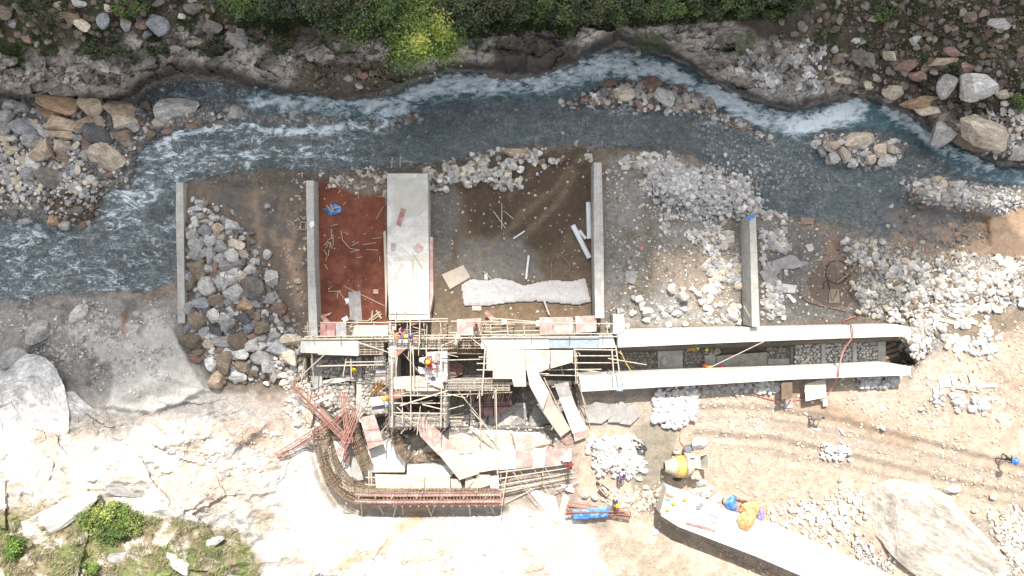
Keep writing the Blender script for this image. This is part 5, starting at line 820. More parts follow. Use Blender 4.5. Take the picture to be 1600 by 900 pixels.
# rebar tangles with orange tips by the shaft
ot = MB()
for i in range(34): x = 585+random.random()*24; y = 600+random.random()*14; ot.bar(P(x-8+random.uniform(-3, 3), y+8, -.6), P(x+6, y-8+random.uniform(-3, 3), .9+random.random()*.5), .018, 4)
thing1(ot, 'rebar_bundle', M('orange_rebar', (.42,.24,.08), .7, .3, 4), 'tangle of orange-brown rebar left of the shaft', 'rebar')
ot = MB()
for i in range(60): x = 690+random.random()*60; ot.bar(P(x, 545+random.uniform(-2, 2), .7), P(x+4, 551, -.1), .018, 4)
thing1(ot, 'rebar_bundle', M('orange_rebar', (.42,.24,.08)), 'row of bent orange-brown rebar tips along the upper edge of the dark pit', 'rebar')
ot = MB()
for i in range(46):
    x = 690+random.random()*112; ot.bar(P(x, 612, 1.2), P(x-5+random.uniform(-4, 4), 622+random.random()*10, .3), .016, 4)
thing1(ot, 'rebar_bundle', TANR, 'fringe of tan rebar hanging from the wall below the dark pit', 'rebar')
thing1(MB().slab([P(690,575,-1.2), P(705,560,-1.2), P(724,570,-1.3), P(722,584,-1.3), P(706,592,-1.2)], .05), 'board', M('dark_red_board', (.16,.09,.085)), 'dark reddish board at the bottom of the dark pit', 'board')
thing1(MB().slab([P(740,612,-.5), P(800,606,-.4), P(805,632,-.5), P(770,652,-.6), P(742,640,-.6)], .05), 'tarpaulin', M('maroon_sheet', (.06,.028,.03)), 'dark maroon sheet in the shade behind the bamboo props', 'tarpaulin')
# dark red walkway pieces by the shaft
for q, z, lb in (([(614,553),(628,540),(634,545),(620,558)], 2.0, 'red steel plank sloping at the left of the cutting platform'), ([(640,505),(655,500),(657,504),(642,509)], 2.1, 'red steel plank behind the group of three workers'), ([(641,533),(656,526),(658,530),(644,537)], 2.0, 'red steel plank in front of the group of three workers'), ([(614,612),(632,610),(632,620),(616,624)], 1.9, 'red steel plank beside the worker at the zinc sheet')):
    plate(q, z, REDS, lb, 'steel_plank', 'plank', .06)
# ------------------------------------------------------------------ red steel trusses
def truss(a, b, za, zb, label, wd=.55, group='red steel trusses thrown on a pile'):
    a = P(*a, za); b = P(*b, zb); d = (b-a).normalized(); s = d.cross(Vector((0, 0, 1))).normalized(); e = empty('steel_truss', a, label, 'truss', group)
    offs = [(-wd/2, 0), (wd/2, 0), (-wd*.12, .22), (wd*.2, .02)]
    for o_, z in offs: MB().beam(a+s*o_+Vector((0, 0, z)), b+s*o_+Vector((0, 0, z)), .075, .06).build('chord', REDS, e)
    lc = MB(); n = int((b-a).length/.42)
    for i in range(n+1):
        p = a.lerp(b, i/n); q = a.lerp(b, min(1, (i+1)/n)); lc.beam(p-s*wd/2, p+s*wd/2, .04, .04)
        if i < n: lc.beam(p-s*wd/2, q+s*wd/2 if i % 2 else q-s*wd*.12+Vector((0, 0, .22)), .03, .03)
    lc.build('lacing', REDS, e); return e
truss((457,601), (541,686), 1.3, .9, 'long red truss running down from the upper left end of the pile'); truss((434,713), (516,661), .5, .9, 'red truss pointing to the lower left over the white rock'); truss((537,613), (546,692), .9, 1.2, 'upright red truss in the middle of the pile', .5)
truss((562,634), (530,712), 1.2, 1.35, 'right-hand red truss leaning to the lower left, on top'); truss((516,668), (541,643), .8, 1.0, 'short red truss in the middle of the pile', .45); truss((544,690), (541,722), .5, .3, 'short red truss hanging at the bottom of the pile', .4)
truss((888,790), (985,806), .5, .5, 'red truss lying under the blue sheet', .5, 'red steel frames under the blue sheet'); truss((885,800), (975,799), .7, .7, 'second red truss crossing under the blue sheet', .45, 'red steel frames under the blue sheet')
thing1(MB().beam(P(493,629,.6), P(522,616,.6), .2, .12), 'steel_beam', WPL, 'short pale steel channel piece beside the long red truss', 'steel beam'); thing1(MB().beam(P(488,622,.5), P(515,612,.5), .15, .1), 'steel_beam', REDS, 'dull red steel piece next to the pale channel piece', 'steel beam')
# ------------------------------------------------------------------ geotextile, tarpaulins, pipes, sticks
def cloth_poly(name, poly, z, label, cat, mat, amp=.12, st=3.0, ground=True, fold=9.0, grp=None, seed=5):
    us = np.arange(min(p[0] for p in poly)-4, max(p[0] for p in poly)+4, st); vs = np.arange(min(p[1] for p in poly)-4, max(p[1] for p in poly)+4, st)
    A, B = np.meshgrid(us, vs); s = sdf(A, B, poly); h = amp*(1-np.abs(fbm(A/fold, B/(fold*1.7), 3, seed)))*1.3+amp*.25*fbm(A/5, B/5, 2, seed+3)
    Zc = (zat(A.ravel(), B.ravel()).reshape(A.shape) if ground else 0)+z+h*sstep(-2, 8, s)
    kk = (CH-Zc)/CH/PX; X = (A-800)*kk; Y = (450-B)*kk
    idx = np.arange(A.size).reshape(A.shape); F = np.stack([idx[1:, :-1].ravel(), idx[1:, 1:].ravel(), idx[:-1, 1:].ravel(), idx[:-1, :-1].ravel()], 1)
    F = F[(s > -.5).ravel()[F].all(1)]; u_ = np.unique(F); re = np.zeros(A.size, int); re[u_] = np.arange(len(u_))
    V = np.stack([X.ravel(), Y.ravel(), Zc.ravel()], 1)[u_]; c = V.mean(0); o = np_mesh(name, V-c, re[F], mat, smooth=True); o.location = c
    md = o.modifiers.new('thickness', 'SOLIDIFY'); md.thickness = .02; return tag(o, label, cat, grp)
cloth_poly('geotextile_sheet', [(720,445),(735,436),(760,438),(776,434),(800,438),(818,446),(840,441),(865,437),(890,440),(915,434),(919,450),(924,472),(905,477),(870,474),(838,471),(815,472),(790,474),(765,478),(725,478),(722,462)], .08, 'long crumpled white sheet spread across the muddy bay', 'ground sheet', WFAB, .10, 1.6, True, 26)
cloth_poly('tarpaulin', [(503,326),(510,325),(517,320),(527,318),(535,325),(533,332),(525,335),(519,337),(512,336),(509,331)], .06, 'small bright blue tarpaulin crumpled on the red soil', 'tarpaulin', BLUE, .15, 1.2)
cloth_poly('tarpaulin', [(893,796),(905,794),(951,790),(953,800),(950,808),(922,811),(896,812)], .75, 'blue and white sheet laid over the red frames', 'tarpaulin', BLUE, .10, 1.6)
cloth_poly('tarpaulin', [(1131,788),(1137,778),(1145,772),(1152,775),(1150,783),(1154,790),(1150,798),(1138,800)], SZ-.1, 'blue tarpaulin bunched beside the orange ones', 'tarpaulin', BLUE, .25, 1.2, False, 13)
cloth_poly('tarpaulin', [(1158,788),(1170,783),(1185,784),(1190,792),(1182,806),(1178,820),(1168,831),(1156,826),(1150,812),(1160,800)], SZ+.02, 'big orange tarpaulin thrown over the edge of the slab', 'tarpaulin', ORG, .26, 1.2, False, 16)
cloth_poly('tarpaulin', [(1150,783),(1160,786),(1157,796),(1148,803),(1128,795),(1126,788),(1142,792)], SZ-.25, 'dull red-orange cloth between the blue and orange tarpaulins', 'tarpaulin', M('red_orange_cloth', (.48,.22,.14), .7, .3, 4), .3, 1.5, False)
cloth_poly('tarpaulin', [(1150,773),(1165,776),(1180,778),(1172,784),(1155,784)], .5, 'orange tarpaulin on the ground behind the big one', 'tarpaulin', M('salmon_cloth', (.55,.30,.2), .7, .3, 4), .3, 1.5, False)
cloth_poly('jacket', [(1186,795),(1193,792),(1195,806),(1192,815),(1184,812)], SZ-.4, 'purple-blue jacket right of the orange tarpaulin', 'clothing', M('purple_cloth', (.24,.20,.42), .8, .3, 4), .25, 1.2, False)
cloth_poly('jacket', [(1088,790),(1096,784),(1099,788),(1094,797),(1088,797)], SZ+.02, 'grey jacket lying on the bright slab', 'clothing', M('grey_cloth', (.22,.21,.22), .8, .3, 4), .1, 1.0, False)
cloth_poly('jacket', [(1105,798),(1112,796),(1121,803),(1121,810),(1110,805)], SZ+.02, 'lavender blue cloth on the bright slab', 'clothing', M('lavender_cloth', (.38,.38,.62), .8, .3, 4), .1, 1.0, False)
cloth_poly('cloth', [(1112,812),(1121,811),(1121,817),(1112,818)], SZ+.02, 'small salmon rag on the bright slab', 'cloth', M('salmon_rag', (.55,.32,.26)), .06, 1.0, False)
cloth_poly('cloth', [(1073,787),(1083,785),(1085,795),(1076,800)], SZ+.02, 'faint pink cloth on the bright slab near the yellow helmets', 'cloth', M('pink_rag', (.60,.48,.47)), .06, 1.0, False)
cloth_poly('cloth', [(1038,769),(1048,773),(1054,778),(1042,776)], SZ+.05, 'orange-brown rag at the pointed end of the slab', 'cloth', M('brown_rag', (.45,.18,.08)), .08, 1.0, False)
cloth_poly('cloth', [(1039,778),(1048,779),(1048,783),(1040,782)], SZ+.05, 'teal rag beside the orange-brown one', 'cloth', M('teal_rag', (.10,.42,.38)), .06, .9, False)
cloth_poly('plastic_bag', [(1016,826),(1030,824),(1031,834),(1020,838)], .05, 'grey-blue plastic bag on the ground under the slab tip', 'bag', M('grey_plastic', (.33,.35,.42)), .2, 1.2)
cloth_poly('plastic_bag', [(1527,628),(1540,622),(1550,634),(1547,644),(1534,642)], .05, 'purple and white plastic sacks in the right scrap pile', 'bag', M('lilac_plastic', (.42,.44,.66)), .2, 1.2)
cloth_poly('plastic_bag', [(1542,640),(1549,639),(1550,645),(1542,645)], .15, 'small orange-red bag in the right scrap pile', 'bag', M('orange_plastic', (.6,.2,.1)), .12, 1.0)
cloth_poly('plastic_bag', [(538,467),(546,465),(549,471),(541,476)], .06, 'white plastic bag beside the pale board on red soil', 'bag', WPL, .12, 1.0); cloth_poly('plastic_bag', [(484,346),(490,345),(492,352),(486,358),(483,352)], 1.3, 'white bag caught on top of the thin left wall', 'bag', WPL, .1, 1.0, False)
cloth_poly('plastic_bag', [(757,427),(762,427),(762,437),(757,437)], .06, 'little white bag above the crumpled white sheet', 'bag', WPL, .1, 1.0); cloth_poly('cloth', [(784,500),(791,498),(794,506),(785,508)], .4, 'white rag on the scaffold rails left of the wide pink sheet', 'cloth', WPL, .1, 1.0)
cloth_poly('cloth', [(836,502),(843,500),(843,510),(837,510)], .4, 'white rag just left of the wide pink sheet', 'cloth', WPL, .1, 1.0); cloth_poly('cloth', [(533,498),(542,493),(545,500),(537,504)], .6, 'white crumpled paper above the grey narrow board', 'cloth', WPL, .1, 1.0)
cloth_poly('sack', [(1070,706),(1076,704),(1080,709),(1072,712)], .1, 'flat cement sack beside the barrel', 'sack', CEM, .15, 1.0); cloth_poly('cement_sack', [(1082,688),(1100,685),(1104,694),(1095,703),(1086,700)], .05, 'white heap of spilled powder right of the barrel', 'powder heap', WPL, .3, 1.5)
cloth_poly('plastic_bag', [(1266,668),(1284,670),(1278,675)], .05, 'white plastic scrap on the haul road behind the walking worker', 'plastic scrap', WPL, .05, 1.0); cloth_poly('plastic_bag', [(1310,668),(1316,670),(1322,682),(1314,678)], .05, 'pinkish white plastic scrap further along the haul road', 'plastic scrap', WFAB, .05, 1.0)
def rolls(name, a, b, r, label, mat=WPL, dz=.0, cat='pipe', grp=None):
    p, q = G(*a, r+dz), G(*b, r+dz); mb = MB().bar(p, q, r, 14); return thing1(mb, name, mat, label, cat, grp)
rolls('fabric_roll', (919.5,316), (921,373), .20, 'upright white roll standing close to the thin wall'); rolls('fabric_roll', (895,352), (921,403), .20, 'slanting white roll beside the upright one'); rolls('fabric_roll', (905,360), (915,373), .13, 'short white roll end between the two long rolls')
rolls('pipe', (826,399), (822,436), .09, 'single white pipe standing out above the crumpled sheet'); rolls('pipe', (802,373), (820,361), .06, 'white pipe lying in the dark mud of the bay')
for a, b, r, lb in (((771,330),(790,357),.035,'first thin pale stick crossing in the bay'), ((784,318),(784,358),.035,'upright thin pale stick crossing in the bay'), ((788,330),(802,342),.03,'short thin stick leaning right in the bay'), ((756,424),(788,458),.04,'thin pole lying across the white sheet'), ((740,466),(770,466),.045,'short pole on the left part of the white sheet'), ((850,470),(858,492),.08,'white wedge of wood poking out below the white sheet')):
    rolls('stick', a, b, r, lb, BAM, .12, 'stick')
RS = [((537,447),(601,478),'long diagonal stick on the red soil'), ((513,455),(533,455),'level stick left of the pale board on red soil'), ((530,456),(546,478),'stick running under the white bag'), ((528,455),(527,466),'short upright stick beside the level one'), ((533,360),(535,375),'upper piece of a bent stick on red soil'), ((535,375),(546,387),'lower piece of a bent stick on red soil'), ((546,388),(562,391),'thin stick right of the bent stick'), ((547,394),(560,391),'short stick under the thin one'), ((550,384),(560,378),'short slanting stick above the thin one'), ((568,382),(588,379),'long level stick at the right of the red soil'), ((582,373),(597,371),'uppermost level stick at the right of the red soil'), ((573,390),(590,391),'level stick below the long one at right'), ((593,400),(594,409),'small upright stick at the far right of the red soil'), ((517,353),(528,350),'single stick below the blue tarpaulin'), ((588,342),(599,323),'leaning stick near the pier at the top of red soil'), ((590,307),(603,306),'stick touching the pier at the top of red soil'),
      ((518,358),(518,372),'upright twig above the twig bundle'), ((520,366),(521,384),'thickest upright twig of the twig bundle'), ((506,384),(513,376),'leftmost twig of the bundle'), ((509,388),(514,378),'second twig of the bundle'), ((515,388),(516,378),'third twig of the bundle'), ((519,388),(516,378),'fourth twig of the bundle'), ((512,375),(519,372),'cap twig lying across the bundle'), ((506,390),(511,399),'twig below the bundle, left'), ((514,390),(513,400),'twig below the bundle, right'), ((507,413),(512,421),'lonely small twig at the left of the red soil'), ((511,400),(509,408),'tiny twig left on the red soil'), ((557,403),(566,401),'faint reddish stick in the middle of the red soil'),
      ((536,320),(541,315),'stick right of the blue tarpaulin')]
for a, b, lb in RS: rolls('stick', a, b, .035, lb, TWIG, 0, 'stick', 'sticks scattered on the red soil')
for a, b, lb in (((510,321),(519,332),'pale batten lying on the blue tarpaulin'), ((517,319),(521,331),'second pale batten on the blue tarpaulin'), ((520,326),(533,323),'brown batten across the blue tarpaulin')): rolls('batten', a, b, .05, lb, TWIG, .28, 'batten')
for a, b, w_, lb in (((576,500),(594,487),.12,'crossed plank sloping up by the pier foot'), ((588,485),(596,498),.12,'crossed plank sloping down by the pier foot'), ((580,505),(582,485),.10,'upright plank at the crossed planks'), ((582,500),(597,490),.10,'lower plank of the crossed planks'), ((500,494),(518,489),.10,'upper pale batten at the lower left corner of the red soil'), ((506,495),(516,491),.08,'lower pale batten at the lower left corner of the red soil'), ((545,500),(550,488),.06,'thin batten leaning on the pale board'),
                      ((1466,498),(1510,509),.30,'lower of two long pale planks by the rubble field'), ((1482,490),(1527,505),.34,'upper of two long pale planks by the rubble field'), ((1513,602),(1558,602),.32,'level white plank in the right scrap pile'), ((1516,585),(1520,600),.36,'short upright cream block touching the level white plank'), ((1508,600),(1540,636),.16,'pale batten slanting in the right scrap pile'), ((1486,604),(1530,612),.14,'pale batten under the slanting one'), ((1500,590),(1514,612),.22,'broad batten crossing in the right scrap pile'), ((1482,617),(1492,613),.2,'short white offcut at the left of the scrap pile'),
                      ((1380,545),(1400,536),.25,'upper brown plank at the open end of the channel'), ((1380,552),(1402,545),.25,'middle brown plank at the open end of the channel'), ((1382,560),(1404,553),.25,'lower brown plank at the open end of the channel'), ((702,650),(725,645),.10,'pale plank stacked right of the shaft'), ((700,657),(724,655),.10,'second pale plank stacked right of the shaft'), ((1072,817),(1118,829),.16,'red-brown plank lying along the slab')):
    p, q = (P(*a, SZ+.06), P(*b, SZ+.06)) if 'along the slab' in lb else (G(*a, .1), G(*b, .1)); thing1(MB().beam(p, q, w_, .07), 'plank', {'red-brown plank lying along the slab': PINKD}.get(lb, M('brown_plank', (.30,.22,.15)) if 'brown plank' in lb else TWIG if w_ < .15 else PLY), lb, 'plank')
fr = MB()
for a, b in (((470,347),(478,347)), ((478,347),(478,359)), ((478,359),(470,359)), ((470,359),(470,347))): fr.beam(G(*a, .1), G(*b, .1), .07, .07)
thing1(fr, 'wooden_frame', TWIG, 'tiny wooden frame lying against the thin left wall', 'frame')
for a, b, lb in (((612,262),(613,246),'left of two stakes standing in the stones behind the pier'), ((625,262),(626,243),'right of two stakes standing in the stones behind the pier')): rolls('stake', a, b, .05, lb, TWIG, .2, 'stake')
for a, b, lb in (((723,392),(723,468),'long upright pole on the pier top'), ((708,444),(711,500),'shorter upright pole on the pier top'), ((726,398),(738,418),'short leaning pole on the pier top')):
    dx = -78; thing1(MB().bar(P(a[0]+dx, a[1], 1.6), P(b[0]+dx, b[1], 1.6), .035, 6), 'pole', BAM, lb, 'pole')
thing1(MB().bar(P(1162,478,1.8), P(1178,507,1.6), .04, 6), 'pole', BAM, 'thin pole leaning on the right-hand thin wall', 'pole')
thing1(MB().bar(P(1085,586,1.65), P(1195,533,1.65), .03, 6), 'pole', BAM, 'long thin pole crossing the channel from wall to wall', 'pole'); thing1(MB().tube([P(969,548,1.9), P(978,567,1.7), P(990,586,1.65)], .035), 'rope', YEL, 'yellow cable hanging at the left end of the channel', 'cable')
thing1(MB().tube([P(1170,598,1.0), P(1120,602,.6), P(1100,610,.4), P(1072,616,.3)], .03), 'hose', HOSE, 'thin red hose lying along the lower channel wall', 'hose')
def curve(name, pts, r, mat, label, cat='hose'):
    n = 8; out = []; pts = [Vector(p) for p in pts]; q = [pts[0]]+pts+[pts[-1]]
    for i in range(1, len(q)-2):
        for k in range(n):
            t = k/n; a, b, c, d = q[i-1], q[i], q[i+1], q[i+2]; out.append(.5*((2*b)+(-a+c)*t+(2*a-5*b+4*c-d)*t*t+(-a+3*b-3*c+d)*t**3))
    out.append(pts[-1]); return thing1(MB().tube(out, r), name, mat, label, cat)
curve('hose', [G(1337,494,.1), G(1320,500,.1), G(1318,504,.2), P(1330,509,1.7), P(1332,526,1.75), P(1318,548,1.3), P(1311,575,1.75), P(1310,586,1.75), P(1303,600,.7), G(1290,617,.15), G(1250,624,.06), G(1215,626,.06), G(1160,612,.06)], .055, HOSE, 'red hose looping over both channel walls and onto the road')
curve('cable', [G(862,440,.1), G(861,420,.1), G(864,402,.12), G(872,397,.1), G(886,408,.1), G(890,420,.1), G(880,430,.1)], .022, M('copper_wire', (.35,.17,.10)), 'thin reddish wire loop above the white sheet', 'wire')
lp = [G(1308+18*math.cos(a), 425+18*math.sin(a), .06) for a in np.linspace(-1.4, 4.6, 18)]
curve('hose', lp, .035, DRK, 'black hose coiled in the muddy puddle'); curve('hose', [G(1308,453,.1), G(1300,470,.1), G(1294,440,.1), G(1288,442,.1), G(1287,452,.1)], .03, DRK, 'short black hose below the coil in the puddle'); curve('pole', [G(1308,442,.1), G(1336,416,.1), G(1336,390,.1)], .035, TWIG, 'bent pale pole at the right side of the puddle', 'pole')
curve('rebar_bundle', [G(1248,456,.1), G(1262,470,.1), G(1290,479,.1), G(1322,486,.1)], .05, STEEL, 'dark iron bars lying along the lower side of the puddle', 'rebar')
curve('hose', [G(1072,698,.25), G(1063,690,.08), G(1063,678,.06), G(1068,664,.06), G(1066,655,.06)], .04, HOSE, 'pinkish hose running up from the barrel by the mixer'); curve('cable', [P(876,682,.5), G(884,694,.1), G(896,690,.1), G(903,676,.2), G(892,672,.2), G(884,680,.1)], .03, HOSE, 'pink cable coil at the foot of the ramps', 'cable')
for k, (x, y) in enumerate(((1052,787), (1070,781), (1043,797))):
    t = thing1(MB().lathe([(0, .13), (.1, .17), (.12, .14), (.5, .13), (.85, .08), (1, .02)], P(x, y, SZ+.01), P(x, y, SZ+.01)+Vector((0, 0, .17)), 14), 'helmet', YEL, ('yellow helmet lying on the slab, nearest its pointed end tip', 'yellow helmet lying on the slab, furthest along it', 'yellow-white helmet at the lower edge of the slab')[k], 'helmet', None, True)
# ------------------------------------------------------------------ mixer, barrel, wheelbarrows, trestle
mx = empty('concrete_mixer', G(1068, 730), 'yellow banded concrete mixer with loading hopper on the dirt', 'concrete mixer')
gz_ = float(zat(1068, 730)); H1 = 1.25+gz_
dr = MB().lathe([(0, .36), (.03, .42), (.32, .76), (.36, .80)], P(1038,729,H1), P(1098,729,H1), 28, False).build('drum_mouth', CEM, mx, True)
MB().lathe([(0, .80), (.06, .83), (.94, .83), (1, .80)], P(1056,729,H1), P(1071,729,H1), 28).build('drum_band', YEL, mx, True)
MB().lathe([(0, .80), (.3, .74), (.9, .45), (1, .30)], P(1071,729,H1), P(1084,729,H1), 28).build('drum_rear', CEM, mx, True)
ring = MB().lathe([(0, .835), (0.01, .88), (.99, .88), (1, .835)], P(1069,729,H1), P(1071.5,729,H1), 28); ring.build('gear_ring', STEEL, mx)
fm_ = MB()
for y in (714, 745): fm_.beam(P(1050,y,.55+gz_), P(1096,y,.55+gz_), .12, .12)
for x in (1052, 1085): fm_.beam(P(x,713,.55+gz_), P(x,746,.55+gz_), .12, .12)
for x in (1052, 1086):
    for y in (714, 745): fm_.beam(P(x,y,.02+gz_), P(x,y,1.1+gz_), .1, .1)
fm_.build('frame', CEM, mx)
for x, y in ((1058, 706.5), (1058, 748)): wh_ = MB().lathe([(0, .30), (.2, .34), (.8, .34), (1, .30)], P(x, y-2.5, .36+gz_), P(x, y+2.5, .36+gz_), 18).build('wheel', CEM if y < 720 else DRK, mx, True); hb_ = MB().lathe([(0, .08), (1, .08)], P(x, y-3.2, .36+gz_)-mx.location, P(x, y+3.2, .36+gz_)-mx.location, 10).build('hub', STEEL, None); hb_.parent = wh_
MB().box(P(1085, 741, .9+gz_), (.7, .45, .6), .3).build('engine', CEM, mx); MB().box(P(1077, 711, .9+gz_), (.8, .35, .4), 0).build('fuel_tank', CEM, mx); pl_ = MB().lathe([(0, .25), (.5, .28), (1, .25)], P(1090,743,1.1+gz_), P(1090,748,1.1+gz_), 14); pl_.build('pulley', CEM, mx)
hp = MB(); zt, zb = 1.15+gz_, .35+gz_
T = [P(1079,716,zt-.35), P(1106,709,zt), P(1108,735,zt), P(1079,730,zt-.35)]; Bm = [P(1082,719,zb), P(1094,715,zb), P(1095,731,zb), P(1082,728,zb)]
hp.add(T+Bm, [(0,1,5,4),(1,2,6,5),(2,3,7,6),(3,0,4,7),(4,5,6,7)]); ho = hp.build('hopper', M('pale_hopper', (.46,.42,.36), .7, .15, 3), mx); m_ = ho.modifiers.new('t', 'SOLIDIFY'); m_.thickness = .05
MB().slab([P(1079,716,zt-.33), P(1094,712,zt-.1), P(1095,733,zt-.1), P(1079,730,zt-.33)], .04).build('hopper_chute', M('pale_hopper', (.46,.42,.36)), mx)
br = empty('barrel', G(1075, 702), 'open blue-black barrel with a red rim leaning beside the mixer', 'barrel'); z0 = float(zat(1075, 702))
MB().lathe([(0, .27), (.3, .30), (.7, .30), (1, .29)], P(1072,704,z0+.05), P(1075.5,701,z0+.85), 20, False).build('barrel_wall', M('pinkish_red_drum', (.45,.24,.20)), br, True); MB().lathe([(0, .27), (1, .275)], P(1075.2,701.3,z0+.70), P(1075.3,701.2,z0+.74), 20).build('water', M('dark_blue_water', (.05,.08,.12), .2, .1, 2), br)
def barrow(px, py, rz, label, load):
    g = G(px, py); e = empty('wheelbarrow', g, label, 'wheelbarrow', None, rz); c, s = math.cos(rz), math.sin(rz)
    def q(x, y, z): return (x, y, z)
    tr = MB().add([(-.45,-.28,.62),(.45,-.22,.62),(.45,.22,.62),(-.45,.28,.62),(-.28,-.16,.32),(.28,-.14,.32),(.28,.14,.32),(-.28,.16,.32)], [(0,1,5,4),(1,2,6,5),(2,3,7,6),(3,0,4,7),(4,5,6,7)])
    o = tr.build('tray', CEM, None); o.parent = e; o.modifiers.new('t', 'SOLIDIFY').thickness = .02
    h = MB()
    for y in (-.24, .24): h.bar((-.95, y, .62), (.55, y*.5, .28), .022, 6)
    o = h.build('handles', STEEL, None); o.parent = e
    o = MB().lathe([(0, .17), (.5, .19), (1, .17)], (.62, -.04, .19), (.62, .04, .19), 14).build('wheel', DRK, None); o.parent = e
    if load:
        L2 = MB(); 
        for k in range(6): b = VAR2[k]*.13; x, y = rg.uniform(-.25, .25), rg.uniform(-.12, .12); L2.add([(a[0]+x, a[1]+y, a[2]+.58) for a in b], [tuple(t) for t in f2.tolist()])
        o = L2.build('stone_load', ROCKM, None); o.parent = e; o.color = (.5, .49, .46, 1)
    return e
barrow(993, 692, -.5, 'wheelbarrow full of stones at the top of the white heap', True); barrow(943, 762, 2.4, 'wheelbarrow with pale load below the white heap', True); barrow(859, 700, 1.2, 'upturned looking barrow by the tilted white board', False)
tr = empty('trestle', G(1229, 612), 'brown wooden trestle table beside the lower channel wall', 'trestle'); MB().slab([P(1221,597,1.3), P(1238,595,1.3), P(1238,622,1.3), P(1221,624,1.3)], .05).build('top', M('dark_stained_ply', (.13,.095,.06), .8, .3, 2), tr)
for x in (1222, 1236):
    for y in (599, 624): MB().beam(P(x, y, 1.26), P(x, y, float(zat(x, y))), .07, .07).build('leg', TWIG, tr)
bs_ = empty('basin', P(1103, 549, -1.75), 'round dark blue basin on the channel floor', 'basin'); MB().lathe([(0, .20), (.2, .26), (1, .32)], P(1103,549,-1.85), P(1103,549,-1.6), 18, False).build('bowl', M('dark_blue_plastic', (.10,.12,.17)), bs_, True); MB().lathe([(0, .26), (1, .26)], P(1103,549,-1.72), P(1103,549,-1.70), 18).build('contents', CONCD, bs_)
thing1(MB().bar(P(1116,552,-1.7), P(1122,548,-1.3), .16, 8, .28), 'sack', CEM, 'tan cement sack slumped beside the blue basin', 'sack')
thing1(MB().box(P(677,591,2.22), (.35,.22,.10), .2), 'toolbox', DRK, 'small black box on the cutting platform', 'box'); 
